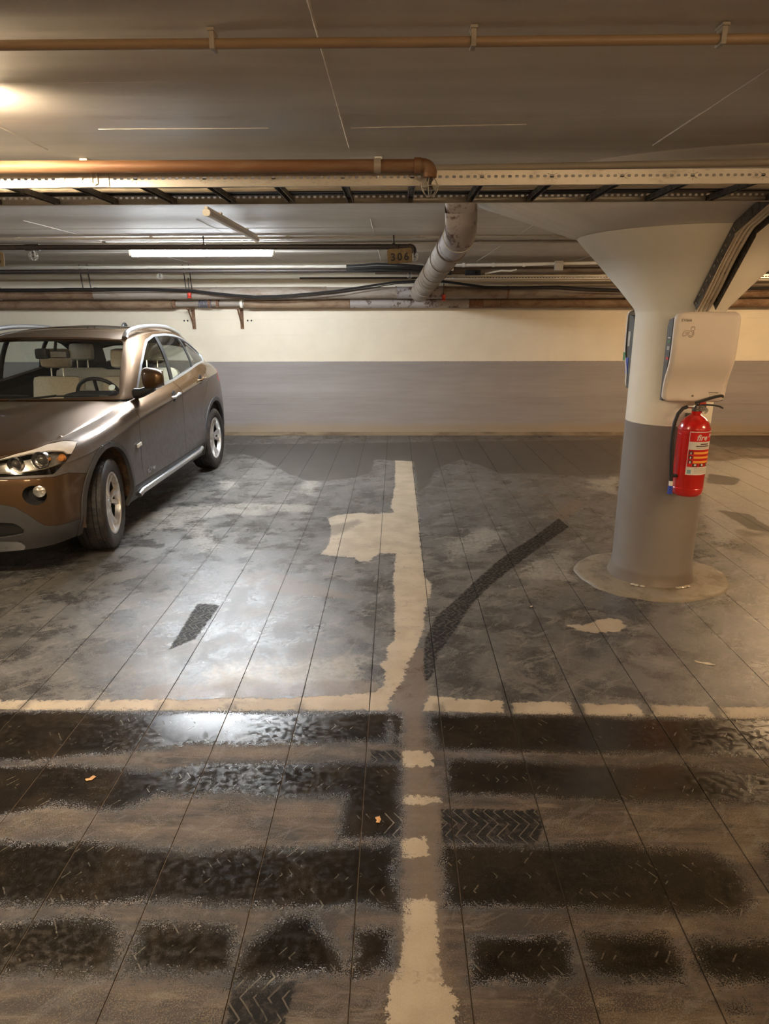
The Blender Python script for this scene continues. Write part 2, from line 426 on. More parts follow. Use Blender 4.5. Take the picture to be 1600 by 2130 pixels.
PAINT = [  # cream line paint
    PX((-300, 1456), (0, 1457), (300, 1456), (560, 1452), (700, 1448), (775, 1441), (800, 1425), (812, 1380), (850, 1376), (836, 1420), (812, 1450), (806, 1478), (500, 1479), (0, 1476), (-300, 1475)),
    PX((893, 1447), (960, 1455), (1048, 1459), (1048, 1484), (880, 1479)),
    PX((1064, 1460), (1185, 1462), (1192, 1487), (1066, 1484)),
    PX((1212, 1463), (1325, 1466), (1340, 1491), (1218, 1488)),
    PX((1352, 1467), (1470, 1470), (1487, 1494), (1360, 1491)),
    PX((1497, 1471), (1900, 1476), (1900, 1502), (1505, 1495)),
    PX((822, 957), (857, 957), (862, 1000), (870, 1060), (876, 1150), (884, 1200), (897, 1215), (895, 1235), (886, 1260), (880, 1310), (866, 1345), (846, 1385), (836, 1420), (800, 1430), (800, 1395), (788, 1383), (806, 1370), (808, 1345), (820, 1335), (822, 1250), (818, 1215), (824, 1150), (818, 1062), (813, 1055), (822, 1010)),
    PX((683, 1078), (700, 1072), (755, 1066), (770, 1070), (826, 1066), (826, 1151), (790, 1150), (776, 1158), (770, 1168), (745, 1168), (738, 1160), (710, 1158), (667, 1153), (684, 1135), (690, 1110)),
    PX((838, 1558), (880, 1562), (900, 1566), (903, 1594), (840, 1594)),
    PX((838, 1656), (916, 1658), (915, 1671), (838, 1673)),
    PX((832, 1746), (890, 1744), (893, 1783), (836, 1786)),
    PX((840, 1876), (905, 1872), (912, 1960), (916, 2040), (950, 2070), (946, 2140), (930, 2300), (790, 2300), (806, 2140), (812, 2050), (838, 1980)),
    PX((1178, 1300), (1215, 1300), (1240, 1292), (1262, 1286), (1290, 1289), (1304, 1302), (1290, 1314), (1235, 1318), (1200, 1311)),
]
TAN = [    # worn brown remains of the line and brown film
    PX((838, 1345), (885, 1350), (888, 1450), (880, 1480), (885, 1560), (915, 1660), (928, 1880), (935, 2130), (960, 2300), (795, 2300), (820, 2100), (832, 1880), (836, 1600), (812, 1480)),
    PX((300, 1425), (560, 1420), (780, 1415), (800, 1445), (300, 1455)),
    PX((500, 1195), (560, 1185), (660, 1215), (740, 1245), (620, 1240), (520, 1222)),
    PX((1150, 1072), (1195, 1038), (1218, 1045), (1205, 1060), (1165, 1088)),
]
PALE = [
    PX((250, 1110), (270, 1085), (350, 1055), (430, 1050), (520, 1046), (655, 1050), (640, 1066), (560, 1064), (540, 1078), (470, 1066), (400, 1090), (300, 1112)),
    PX((380, 1080), (420, 1085), (470, 1140), (425, 1150), (395, 1120)),
    PX((620, 1010), (640, 996), (690, 990), (660, 1005), (655, 1030), (625, 1028)),
    PX((575, 905), (640, 905), (620, 912), (560, 912)),
    PX((925, 1130), (1010, 1095), (1060, 1110), (1000, 1150), (930, 1170)),
    PX((1225, 1000), (1290, 990), (1290, 1030), (1215, 1015)),
    PX((1460, 960), (1620, 950), (1700, 1010), (1640, 1100), (1560, 1090), (1500, 1150), (1450, 1060)),
    PX((450, 1000), (480, 995), (500, 1010), (470, 1016)),
    PX((1100, 1170), (1170, 1140), (1200, 1150), (1190, 1210), (1080, 1200)),
    PX((430, 1380), (760, 1360), (760, 1425), (400, 1440)),
]
TRACK = [
    PX((884, 1330), (905, 1285), (950, 1245), (985, 1212), (1030, 1172), (1060, 1148), (1110, 1117), (1162, 1078), (1184, 1096), (1122, 1140), (1066, 1182), (1012, 1226), (978, 1262), (945, 1315), (912, 1360), (898, 1410), (884, 1418), (880, 1390)),
    PX((410, 1255), (458, 1258), (440, 1285), (405, 1330), (350, 1352), (380, 1305)),
    PX((918, 1682), (1118, 1684), (1130, 1720), (1120, 1756), (920, 1756)),
    PX((770, 1560), (834, 1562), (834, 1590), (772, 1588)),
    PX((800, 1690), (836, 1690), (836, 1742), (792, 1748)),
    PX((484, 2030), (560, 2025), (620, 2040), (590, 2130), (560, 2300), (440, 2300), (470, 2130)),
]
WET = [
    PX((-900, 1479), (0, 1479), (812, 1482), (812, 1545), (600, 1548), (400, 1548), (330, 1560), (180, 1572), (60, 1585), (-900, 1600)),
    PX((812, 1482), (832, 1482), (840, 1510), (838, 1556), (812, 1548)),
    PX((885, 1484), (1200, 1490), (1600, 1498), (2600, 1512), (2600, 1590), (1600, 1578), (1400, 1570), (1240, 1568), (1100, 1565), (910, 1560)),
    PX((-900, 1600), (0, 1592), (170, 1588), (260, 1596), (330, 1600), (420, 1585), (740, 1582), (834, 1590), (834, 1745), (700, 1745), (710, 1690), (715, 1660), (560, 1662), (480, 1650), (380, 1660), (330, 1655), (250, 1690), (180, 1680), (100, 1675), (0, 1700), (-900, 1760)),
    PX((930, 1580), (1080, 1580), (1250, 1592), (1400, 1585), (1600, 1610), (2600, 1650), (2600, 1700), (1600, 1672), (1240, 1668), (1100, 1655), (930, 1655)),
    PX((-900, 1770), (0, 1748), (180, 1745), (380, 1765), (700, 1757), (832, 1748), (832, 1900), (800, 1892), (660, 1895), (560, 1890), (440, 1888), (350, 1880), (120, 1888), (0, 1886), (-900, 1900)),
    PX((918, 1757), (1120, 1757), (1240, 1750), (1480, 1775), (1530, 1800), (1570, 1870), (1540, 1902), (1240, 1895), (1000, 1892), (925, 1888)),
    PX((1590, 1760), (2600, 1800), (2600, 1960), (1640, 1900), (1600, 1850)),
    PX((-700, 1930), (0, 1915), (120, 1900), (240, 1905), (262, 1960), (240, 2030), (60, 2032), (-700, 2060)),
    PX((290, 1915), (480, 1920), (500, 1940), (485, 2030), (250, 2030), (262, 1990)),
    PX((520, 1945), (600, 1890), (660, 1895), (700, 1960), (716, 2020), (640, 2035), (470, 2050), (490, 1990)),
    PX((735, 1930), (820, 1930), (822, 2010), (735, 2030)),
    PX((980, 1945), (1165, 1940), (1190, 1960), (1200, 2035), (1120, 2045), (980, 2050)),
    PX((1215, 1945), (1380, 1945), (1415, 1990), (1430, 2040), (1300, 2045), (1230, 2030)),
    PX((1440, 1950), (1640, 1955), (1700, 2050), (1500, 2050), (1450, 2020)),
    PX((1515, 2092), (1555, 2090), (1560, 2105), (1520, 2108)),
    PX((928, 1588), (965, 1584), (970, 1592), (930, 1597)),
]
POOL = [
    PX((470, 925), (1290, 915), (1290, 985), (1200, 990), (1120, 985), (1040, 985), (1000, 968), (960, 955), (905, 975), (895, 1005), (870, 1025), (862, 960), (780, 955), (770, 985), (735, 993), (680, 1000), (640, 1000), (600, 985), (560, 962), (510, 945), (470, 945)),
    PX((1440, 905), (1700, 905), (1700, 935), (1500, 930)),
    PX((1490, 1060), (1560, 1070), (1620, 1110), (1560, 1100)),
    PX((1475, 985), (1540, 995), (1530, 1010), (1470, 1005)),
]
FAINT = [   # drying prints, only a dark film left
    PX((985, 1212), (1060, 1150), (1110, 1118), (1165, 1075), (1190, 1095), (1130, 1140), (1065, 1185), (1010, 1228)),
    PX((642, 1105), (660, 1098), (720, 1085), (745, 1078), (758, 1086), (705, 1114), (650, 1120)),
    PX((460, 1260), (560, 1185), (620, 1130), (640, 1140), (560, 1215), (470, 1290)),
]

def fields(P):
    n = len(P)
    def fld(polys, soft):
        out = np.zeros(n)
        for pl in polys:
            q = np.array(floor_xy(pl)); m = soft*1.2
            k = np.where((P[:, 0] > q[:, 0].min()-m) & (P[:, 0] < q[:, 0].max()+m) & (P[:, 1] > q[:, 1].min()-m) & (P[:, 1] < q[:, 1].max()+m))[0]
            if len(k) == 0: continue
            v = np.clip(.5-poly_sd(P[k], q)/(2*soft), 0, 1)
            out[k] = np.maximum(out[k], v)
        return out
    wet = fld(WET, .06); paint = fld(PAINT, .02); pale = fld(PALE, .10); tan = fld(TAN, .05)
    track = fld(TRACK, .02); pool = fld(POOL, .05)
    # the lane behind the viewpoint is wet in bands too
    yy = P[:, 1]; beh = (yy < 1.15)
    wet = np.where(beh, np.clip(.5+.6*np.sin(yy*9.0), 0, 1), wet)
    bay = np.clip((yy-2.5)/.25+.5, 0, 1)*np.clip(1.0-.45*np.clip((P[:, 0]-2.0)/1.5, 0, 1), 0, 1)
    # smudges where the cuts cross the front line
    sm = np.zeros(n)
    for k in range(-14, 16):
        gx = -.111+.3*k
        if -.2 < gx < .0: continue
        d = np.hypot((P[:, 0]-gx)/.045, (yy-2.555)/.075); sm = np.maximum(sm, np.clip(1-d*.8, 0, 1))
    sm = np.maximum(sm, fld(FAINT, .07)*.95)
    fa = np.stack([wet, paint, pale, tan], 1); fb = np.stack([track, bay, pool, sm], 1)
    return fa, fb

floor = empty('floor'); floor['kind'] = 'structure'
mb = MB(); mb.box((0, (YB+WALL)/2, -.0535), (XR-XL+.4, WALL-YB+.4, .10))
o = mb.build('slab', M['groove'], floor, sharp=None)
ysteps = np.concatenate([np.arange(YB, .9, .35), np.arange(.9, 1.6, .0125), np.arange(1.6, 3.0, .0150), np.arange(3.0, 5.5, .024), np.arange(5.5, WALL, .045), [WALL]])
y_far = np.concatenate([np.arange(YB, 4.0, .35), np.arange(4.0, WALL, .07), [WALL]])
y_mid = np.concatenate([np.arange(YB, 1.0, .35), np.arange(1.0, 3.4, .03), np.arange(3.4, WALL, .045), [WALL]])
kk = range(int(math.floor((XL+.111)/.3)), int(math.ceil((XR+.111)/.3)))
for k in kk:
    x0, x1 = -.111+.3*k, -.111+.3*(k+1); xc = (x0+x1)/2
    g = .0020
    if abs(xc) < 1.75: ys, nx = ysteps, 21
    elif abs(xc) < 3.6: ys, nx = y_mid, 11
    elif abs(xc) < 6.2: ys, nx = y_far, 6
    else: ys, nx = y_far[::4], 3
    xs = np.linspace(x0+g, x1-g, nx); ny = len(ys)
    XX, YY = np.meshgrid(xs, ys)             # ny x nx
    P = np.stack([XX.ravel(), YY.ravel()], 1)
    fa, fb = fields(P)
    dz = .0006*math.sin(k*12.9)
    V = np.zeros((ny*nx+2*ny, 3)); V[:ny*nx, :2] = P; V[:ny*nx, 2] = dz
    V[ny*nx:ny*nx+ny] = np.stack([np.full(ny, xs[0]), ys, np.full(ny, -.006)], 1)
    V[ny*nx+ny:] = np.stack([np.full(ny, xs[-1]), ys, np.full(ny, -.006)], 1)
    i = np.arange(ny-1)[:, None]*nx+np.arange(nx-1)[None, :]
    F = np.stack([i, i+1, i+nx+1, i+nx], -1).reshape(-1, 4)
    j = np.arange(ny-1)
    L = np.stack([j*nx, (j+1)*nx, ny*nx+j+1, ny*nx+j], 1)
    Rr = np.stack([(j+1)*nx+nx-1, j*nx+nx-1, ny*nx+ny+j, ny*nx+ny+j+1], 1)
    F = np.concatenate([F, L, Rr])
    me = bpy.data.meshes.new('floor_strip')
    me.vertices.add(len(V)); me.vertices.foreach_set('co', V.ravel())
    me.loops.add(F.size); me.loops.foreach_set('vertex_index', F.ravel().astype(np.int32))
    me.polygons.add(len(F)); me.polygons.foreach_set('loop_start', np.arange(0, F.size, 4, dtype=np.int32))
    me.update(calc_edges=True); me.validate()
    for nm, A in (('fa', fa), ('fb', fb)):
        at_ = me.attributes.new(nm, 'FLOAT_COLOR', 'POINT')
        buf = np.zeros((len(V), 4), np.float32); buf[:ny*nx] = A
        buf[ny*nx:ny*nx+ny] = A[::nx]; buf[ny*nx+ny:] = A[nx-1::nx]
        at_.data.foreach_set('color', buf.ravel())
    me.materials.append(M['floor'])
    me.polygons.foreach_set('use_smooth', np.zeros(len(me.polygons), bool))
    o = bpy.data.objects.new('floor_strip', me); COL.objects.link(o); o.parent = floor

# ---- walls
def wall_material():
    n = N('board_marked_wall_paint'); p = n.pos(False); X, Y, Z = n.sep(p)
    st = n.pos(False, (.25, .25, 2.5)); a = n.noise(st, 6, 7, .62); b = n.noise(p, 3, 5, .6); c = n.noise(p, 60, 4, .6)
    cream = n.mix(n.ramp(b, .3, .7), (.65, .58, .45), (.69, .62, .485))
    grey = n.mix(n.ramp(a, .3, .7), (.235, .205, .192), (.265, .235, .220))
    zz = n.math('ADD', Z, n.math('MULTIPLY', n.math('SUBTRACT', c, .5), .012))
    col = n.mix(n.ramp(zz, 1.008, 1.014), grey, cream)
    d = n.ramp(n.math('ADD', Z, n.math('MULTIPLY', n.math('SUBTRACT', b, .5), .12)), .10, .20, 1.0, 0.0)
    col = n.mix(n.math('MULTIPLY', d, .65), col, (.27, .20, .12))
    col = n.mix(n.math('MULTIPLY', n.ramp(c, .68, .78), .35), col, (.16, .13, .11))
    n.set(color=col, rough=n.fmix(a, .42, .62), spec=.4)
    n.bump(n.math('ADD', a, n.math('MULTIPLY', c, .4)), .35, .004)
    return n.m
M['wall'] = wall_material()
def wall(name, a, b, nrm):
    """board-marked concrete wall: every board row stands a little proud or shy of the next"""
    mb = MB(); zs = [0]
    while zs[-1] < CEIL-.08: zs.append(zs[-1]+random.choice((.098, .104, .11, .116)))
    zs[-1] = CEIL
    a, b, nv = Vector((*a, 0)), Vector((*b, 0)), Vector((*nrm, 0))
    prof = []
    for i in range(len(zs)-1):
        off = random.uniform(0, .0035)
        prof += [(off, zs[i]+.0008), (off, zs[i+1]-.0008)]
    prof = [(-.12, 0)]+prof+[(-.12, CEIL)]
    P = np.array([[tuple(q+nv*o_+Vector((0, 0, z))) for q in (a, b)] for o_, z in prof])
    mb.grid(P); o = mb.build(name, M['wall'], sharp=R(20)); o['kind'] = 'structure'; return o
wb = wall('wall_back', (XL, WALL), (XR, WALL), (0, -1))
wall('wall_left', (XL, YB), (XL, WALL), (1, 0)); wall('wall_right', (XR, YB), (XR, WALL), (-1, 0)); wall('wall_front', (XL, YB), (XR, YB), (0, 1))
# low dirty cove along the back wall
mb = MB(); P = [[(x, WALL-.004-.035*(1-t)**2, .0+.045*t) for t in np.linspace(0, 1, 5)] for x in (XL, XR)]
mb.grid(np.array(P)); o = mb.build('baseboard_back', dirty('dirty_cove', (.20, .15, .09), (.11, .08, .05), .8, ns=6, scale=(.3, 1, 1))); o['kind'] = 'structure'

# ---- ceiling
def ceiling_material():
    n = N('painted_concrete_ceiling'); p = n.pos(False); X, Y, Z = n.sep(p)
    st = n.pos(False, (.3, 2.2, 1)); a = n.noise(st, 5, 7, .62, .3); b = n.noise(p, 1.2, 4); c = n.noise(p, 120, 3)
    col = n.mix(n.ramp(a, .25, .75), (.62, .57, .50), (.71, .655, .575))
    col = n.mix(n.math('MULTIPLY', n.ramp(b, .45, .7), .35), col, (.50, .45, .385))
    col = n.mix(n.ramp(c, .74, .80, 0, .4), col, (.55, .5, .42))
    n.set(color=col, rough=n.fmix(a, .66, .8), spec=.22)
    n.bump(n.math('ADD', n.math('MULTIPLY', a, 1.2), n.math('MULTIPLY', c, .25)), .3, .004)
    return n.m
M['ceil'] = ceiling_material()
mb = MB()
ys = [YB]; k = 0
while ys[-1] < WALL: ys.append(min(WALL, ys[-1]+.5))
prof = []
for i in range(len(ys)-1):
    off = random.uniform(0, .003); prof += [(ys[i]+.0015, CEIL+off), (ys[i+1]-.0015, CEIL+off)]
mb.grid(np.array([[(x, y, z) for x in (XL-.1, XR+.1)] for y, z in prof]), flip=True)
mb.grid(np.array([[(x, y, CEIL+.25) for x in (XL-.1, XR+.1)] for y in (YB-.1, WALL+.1)]))
ceiling = mb.build('ceiling', M['ceil'], sharp=R(20), recalc=False); ceiling['kind'] = 'structure'
# ridges left by the formwork joints
def ridge(a, b, w=.004, h=.0018, jag=.35):
    a, b = Vector((*a, CEIL)), Vector((*b, CEIL)); d = (b-a); L = d.length; d.normalize(); s_ = Vector((-d.y, d.x, 0))
    nn = max(4, int(L/.02)); rows = []
    for i in range(nn+1):
        p = a+d*L*i/nn; ww = w*random.uniform(1-jag, 1+jag); hh = h*random.uniform(.3, 1.2)
        rows.append([tuple(p-s_*ww+Vector((0, 0, .002))), tuple(p-Vector((0, 0, hh))), tuple(p+s_*ww+Vector((0, 0, .002)))])
    mb = MB(); mb.grid(np.array(rows)); return mb.build('formwork_ridge', M['ceil'], ceiling)
for xx in (-2.58, -1.38, -.185, 1.0, 2.2, 3.4):
    ridge((xx, 1.0), (xx, 2.95)); ridge((xx+.01, 5.0), (xx, 8.9))
ridge((-1.05, 2.652), (-.45, 2.655), .003, .0006); ridge((-.16, 2.66), (.45, 2.63), .003, .0009); ridge((-1.5, 2.15), (-.6, 2.16), .003, .0005)
ridge((-.6, 6.55), (.9, 6.62), .004)
M['knock'] = simple('fresh_chip', (.6, .5, .36), .7)

# ---- lamps
def lamp(x, y, col, st, label, along='x', lit=True, L=1.34, z=2.19):
    t = empty('tube_light', (x, y, z), 0 if along == 'x' else PI/2, label, 'light')
    mb = MB(); mb.box((0, 0, .030), (L, .040, .026), bev=.004)
    mb.box((-.4, 0, .052), (.04, .03, .024)); mb.box((.4, 0, .052), (.04, .03, .024))
    mb.build('housing', M['white_paint'], t)
    em = emit('lamp_light', col, st) if lit else M['lens_off']
    mb = MB()
    prof = [(-.022, .016), (-.040, .004), (-.044, -.014), (-.034, -.036), (-.014, -.044), (.014, -.044), (.034, -.036), (.044, -.014), (.040, .004), (.022, .016)]
    P = np.array([[(xx, a, b) for a, b in prof] for xx in (-L/2+.02, L/2-.02)])
    V = mb.grid(P); mb.face(V[0]); mb.face(V[1])
    mb.build('diffuser', em, t)
    for s_ in (-1, 1):
        mb = MB(); mb.prism([(a*1.06, b*1.06) for a, b in prof], 0, .02, mat=Matrix.Translation((s_*(L/2-.01)-.01, 0, 0)) @ Matrix(((0, 0, 1, 0), (1, 0, 0, 0), (0, 1, 0, 0), (0, 0, 0, 1))))
        mb.build('end_cap', M['white_paint'], t)
    return t
M['lens_off'] = simple('unlit_diffuser', (.42, .37, .32), .3, var=.06)
for x, y, c, s_, lb in LAMPS: lamp(x, y, c, s_, lb)
lamp(-1.11, 5.02, None, 0, 'unlit brown-grey tube light fixed crosswise near the lit one', along='y', lit=False, L=1.5, z=2.205).scale = (1, .5, .6)

# ================================================================== PILLAR
def pillar_material():
    n = N('two_tone_pillar_paint'); p = n.pos(False); X, Y, Z = n.sep(p)
    b = n.noise(p, 4, 5, .6); c = n.noise(p, 150, 3, .6)
    cream = n.mix(n.ramp(b, .3, .7), (.80, .745, .63), (.84, .79, .68)); grey = n.mix(b, (.20, .175, .165), (.25, .225, .21))
    col = n.mix(n.ramp(n.math('ADD', Z, n.math('MULTIPLY', b, .006)), 1.003, 1.007), grey, cream)
    d = n.ramp(n.math('ADD', Z, n.math('MULTIPLY', n.math('SUBTRACT', b, .5), .04)), .075, .105, 1.0, 0.0)
    col = n.mix(n.math('MULTIPLY', d, .5), col, (.15, .115, .085))
    vor = n.new('ShaderNodeTexVoronoi'); n.l.new(p, vor.inputs['Vector']); vor.inputs['Scale'].default_value = 26
    chip = n.math('MULTIPLY', n.ramp(vor.outputs['Distance'], .07, .05), n.ramp(Z, 1.6, 1.8))
    col = n.mix(n.math('MULTIPLY', chip, .5), col, (.72, .68, .58))
    n.set(color=col, rough=n.fmix(d, .42, .3), spec=.45); n.bump(n.math('ADD', c, n.math('MULTIPLY', chip, 1.0)), .18, .003); return n.m
M['pillar'] = pillar_material()
PCX, PCY, PR = 1.64, 4.108, .240
pillar = empty('concrete_pillar', (PCX, PCY, 0), 0, 'round pillar, grey below and cream above, flaring into the ceiling', 'pillar')
mb = MB()
prof = [(PR+.030, .004), (PR+.022, .03), (PR+.012, .06), (PR+.004, .10), (PR, .14), (PR, .6), (PR, 1.0), (PR, 1.3), (PR, 1.618), (PR+.006, 1.636)]
mb.lathe(prof, n=96); o = mb.build('shaft', M['pillar'], pillar)
mb = MB()
prof = [(PR+.003, 1.630), (PR+.012, 1.650), (.35, 1.765), (.47, 1.895), (.596, 2.028), (.602, 2.036)]
mb.lathe(prof, n=96); mb.build('flared_capital', M['pillar'], pillar, sharp=R(60))
mb = MB()
prof = [(.598, 2.036), (.606, 2.040), (.75, 2.092), (.95, 2.166), (1.12, 2.226), (1.19, 2.2485), (1.20, 2.252)]
mb.lathe(prof, n=96); mb.build('drop_panel', M['ceil'], pillar, sharp=R(60))
# cement apron, irregular
mb = MB(); rows = []
for r_, z_ in ((.25, .024), (.30, .019), (.38, .015), (.44, .012), (.468, .008), (.476, -.003)):
    row = []
    for a in np.linspace(0, 2*PI, 96, endpoint=False):
        w = 1+.018*math.sin(3*a+1)+.012*math.sin(7*a)+.006*math.sin(17*a+2)
        ww = 1+(w-1)*(r_-.25)/.22
        row.append((r_*ww*math.cos(a), r_*ww*.90*math.sin(a) if r_ > .3 else r_*math.sin(a), z_))
    rows.append(row)
mb.grid(np.array(rows), close_v=True)
M['cement'] = dirty('cement_apron', (.235, .20, .15), (.165, .135, .10), .5, 0, ns=7, bump=.25)
mb.build('cement_apron', M['cement'], pillar, sharp=R(80))
mb = MB()   # glossy hardened drips where apron meets shaft
for a in (-75, -70, -66, -125, -130, -60, -118):
    a = R(a); mb.lathe([(.0, .004), (.011, .003), (.016, 0)], n=10, mat=Matrix.Translation((.283*math.cos(a), .275*math.sin(a), .025)))
mb.build('cement_drips', simple('glossy_cement', (.5, .45, .36), .12, var=.1), pillar)['kind'] = 'stuff'

# ================================================================== CHARGERS
def charger(loc, rz, label, front_text=True):
    t = empty('charging_cabinet', loc, rz, label, 'charging box')      # local -y faces the viewer of its front, z from its bottom
    w, h = .335, .48
    # back body (dark, tapered side)
    def body(y0, y1, ww, m, name, r=.03, zc=0, hh=h):
        mb = MB(); o0 = rrect(ww, hh, r, 6, 0, hh/2+zc)
        P = np.array([[(a, y0, b) for a, b in o0], [(a, y1, b) for a, b in o0]])
        V = mb.grid(P, close_v=True); mb.face(V[0]); mb.face(V[1]); return mb.build(name, m, t)
    mb = MB()
    side = [(.0, .004), (.0, .40), (-.020, .44), (-.085, .45), (-.085, .30), (-.055, .14), (-.035, .004)]
    mb.prism(side, -.164, .164, mat=Matrix(((0, 0, 1, 0), (1, 0, 0, 0), (0, 1, 0, 0), (0, 0, 0, 1))))
    mb.build('body', M['box_side'], t)
    # white cover with an S-shaped front: deep above, shallow below
    def yf(z):
        u = (z-.02)/.44
        s_ = 1/(1+math.exp(-(u-.32)*13)); return -(.062+.078*s_)
    outl = rrect(w, h, .035, 8, 0, h/2)
    rows = []
    for sc_, dy, back in ((1.0, .030, 1), (1.0, .006, 1), (.985, .000, 1), (.955, -.004, 1), (.6, -.006, 1), (.2, -.006, 1)):
        rows.append([(x_*sc_, yf(min(max(z_, .0), h))*1.0+dy, h/2+(z_-h/2)*sc_) for x_, z_ in outl])
    mb = MB()
    # cover as fine grid clipped to the rounded rectangle
    nz, nx = 40, 24; G = []
    for j in range(nz+1):
        z_ = h*j/nz
        rr = .035; dzz = min(z_, h-z_); ins = 0 if dzz >= rr else rr-math.sqrt(max(0, rr*rr-(rr-dzz)**2))
        hw = w/2-ins; row = []
        for i in range(nx+1):
            u = -1+2*i/nx; x_ = hw*u; e = min(hw-abs(x_), dzz); rd = .012
            k = 0 if e >= rd else (rd-math.sqrt(max(0, rd*rd-(rd-e)**2)))
            row.append((x_, yf(z_)+k, z_))
        G.append(row)
    V = mb.grid(np.array(G))
    per = [V[0][i] for i in range(nx+1)]+[V[j][nx] for j in range(1, nz+1)]+[V[nz][i] for i in range(nx-1, -1, -1)]+[V[j][0] for j in range(nz-1, 0, -1)]
    bk = [mb.bm.verts.new((v.co.x*.998, min(-.010, v.co.y+.020), v.co.z)) for v in per]
    for i in range(len(per)): mb.face([per[i], per[(i+1) % len(per)], bk[(i+1) % len(per)], bk[i]])
    mb.build('cover', M['box_white'], t, sharp=R(50))
    F = Matrix(((1, 0, 0, 0), (0, 0, -1, 0), (0, 1, 0, 0), (0, 0, 0, 1)))   # text plane -> faces local -y
    if front_text:
        ink = simple('grey_print', (.20, .15, .11), .5)
        c = text_mesh('printed_name', 'EVlink', .022, ink, t, Matrix.Translation((-.112, yf(.44)-.0006, .437)) @ F)
        mb = MB()
        def stroke(pts, r=.0011):
            mb.tube([(-.125+a*.058, yf(.40)-.0008, .352+b*.058) for a, b in pts], r, n=5)
        stroke([(0, .12), (.02, .32), (.08, .48), (.25, .55), (.55, .52), (.70, .50), (.82, .40), (.85, .25), (.80, .12), (.68, .10), (.6, .16), (.45, .18), (.28, .18), (.2, .1), (.05, .06), (0, .12)])
        stroke([(.22, .36), (.40, .34), (.60, .37)], .0014)
        stroke([(.5, .08), (.62, -.02), (.78, -.02), (.92, .10), (.98, .28), (.95, .45), (.88, .55)])
        stroke([(.88, .55), (.98, .62), (1.0, .85), (.92, .95), (.84, .80), (.78, .95), (.68, .82), (.68, .62), (.78, .55), (.88, .55)])
        mb.build('plug_emblem', ink, t)
        c = text_mesh('maker_print', 'Schneider', .0135, ink, t, Matrix.Translation((.100, yf(.055)-.0006, .053)) @ F)
        mb = MB()
        for zz in (.040, .030): mb.box((.095, yf(zz)-.0005, zz), (.035, .001, .0016))
        mb.build('fine_print', ink, t)
        mb = MB(); mb.lathe([(.004, 0), (.006, .001), (.006, .002), (0, .002)], n=12, mat=Matrix.Translation((-.01, yf(.035), .034)) @ Matrix.Rotation(PI/2, 4, 'X'))
        mb.build('lock', ink, t)
        # stickers on the dark side
        for dz, hh_, m_ in ((.345, .006, 'label_white'), (.325, .014, 'green'), (.29, .02, 'label_pale'), (.235, .014, 'label_red')):
            mb = MB(); mb.box((-.1648, -.052, dz), (.0012, .040, hh_)); mb.build('side_sticker', M[m_], t)
    return t
c_main = charger((1.655, 3.864, 1.150), R(-4), 'white cabinet with plug emblem mounted on the pillar above the extinguisher')
c_rear = charger((PCX-.009, PCY+.247, 1.165), R(182), 'second charging cabinet seen edge-on behind the left side of the pillar', False)

# ================================================================== EXTINGUISHER
EX = Vector((1.655, 3.760, .631))
ext = empty('fire_extinguisher', EX, 0, 'red fire extinguisher with black hose hanging on the round pillar', 'fire extinguisher')
er = .0850
mb = MB(); mb.lathe([(0, .0), (.060, .0), (.074, .006), (.082, .02), (er, .045), (er, .36), (er*.99, .385), (.073, .415), (.055, .437), (.032, .452), (.024, .458), (.024, .478), (0, .478)], n=48)
for zz in (.048, .352, .378):
    mb.lathe([(er-.0005, zz-.004), (er+.0015, zz), (er-.0005, zz+.004)], n=48)
mb.build('cylinder', M['redpaint'], ext)
A0 = R(-90-2)   # label centre direction
def cyl(x, z, r=er+.0012):
    z += .028; a = R(-77)+x/er; return Vector((r*math.cos(a), r*math.sin(a), z))
def patch(x0, x1, z0, z1, m, name, par, r):
    mb = MB(); n_ = max(2, int(abs(x1-x0)/.004))
    P = np.array([[tuple(cyl(x, z, r)) for x in np.linspace(x0, x1, n_)] for z in (z0, z1)])
    V = mb.grid(P)
    return mb.build(name, M[m], par)
lab = patch(-.072, .072, .105, .345, 'label_white', 'label', ext, er+.0012)
patch(-.069, .069, .290, .341, 'label_red', 'red_band', lab, er+.0018)
patch(-.069, .069, .150, .246, 'label_red', 'red_band', lab, er+.0018)
for zz in (.228, .203, .178):
    patch(-.040, .060, zz-.006, zz+.006, 'label_orange', 'orange_bar', lab, er+.0024)
    patch(-.064, -.046, zz-.009, zz+.009, 'label_dark', 'pictogram', lab, er+.0023)
    patch(-.058, -.052, zz-.008, zz+.004, 'label_white', 'pictogram', lab, er+.0028)
for xx in (-.030, .008, .046):
    patch(xx-.012, xx+.012, .152, .168, 'label_dark', 'pictogram', lab, er+.0023)
    patch(xx-.003, xx+.008, .156, .167, 'label_white', 'pictogram', lab, er+.0028)
for z_, a_, b_ in ((.277, -.012, .040), (.266, -.034, .048)): patch(a_, b_, z_-.0028, z_+.0028, 'label_dark', 'title_print', lab, er+.0020)
for z_ in (.256, .142, .136, .130, .124, .117): patch(-.03, .058, z_-.0012, z_+.0012, 'label_pale', 'fine_print', lab, er+.0020)
patch(-.064, -.045, .112, .132, 'label_teal', 'stamp', lab, er+.0020)
def put_text(s_, size, x0, z0, m, name, shear=.2, bold=.0008):
    return text_mesh(name, s_, size, M[m], lab, None, .0002, shear, bold, fn=lambda v: cyl(x0+v.x, z0+v.y, er+.0026+v.z))
put_text('fire', .044, -.006, .312, 'label_white', 'lettering'); put_text('24', .026, .046, .322, 'label_white', 'lettering')
mb = MB(); mb.lathe([(.027, .476), (.027, .486), (.022, .488), (.022, .506), (.012, .512), (0, .512)], n=20)
mb.tube([(-.01, 0, .497), (-.058, -.006, .499)], .009, n=10); mb.box((.022, 0, .500), (.05, .02, .02), bev=.003)
mb.build('valve', M['chrome'], ext)
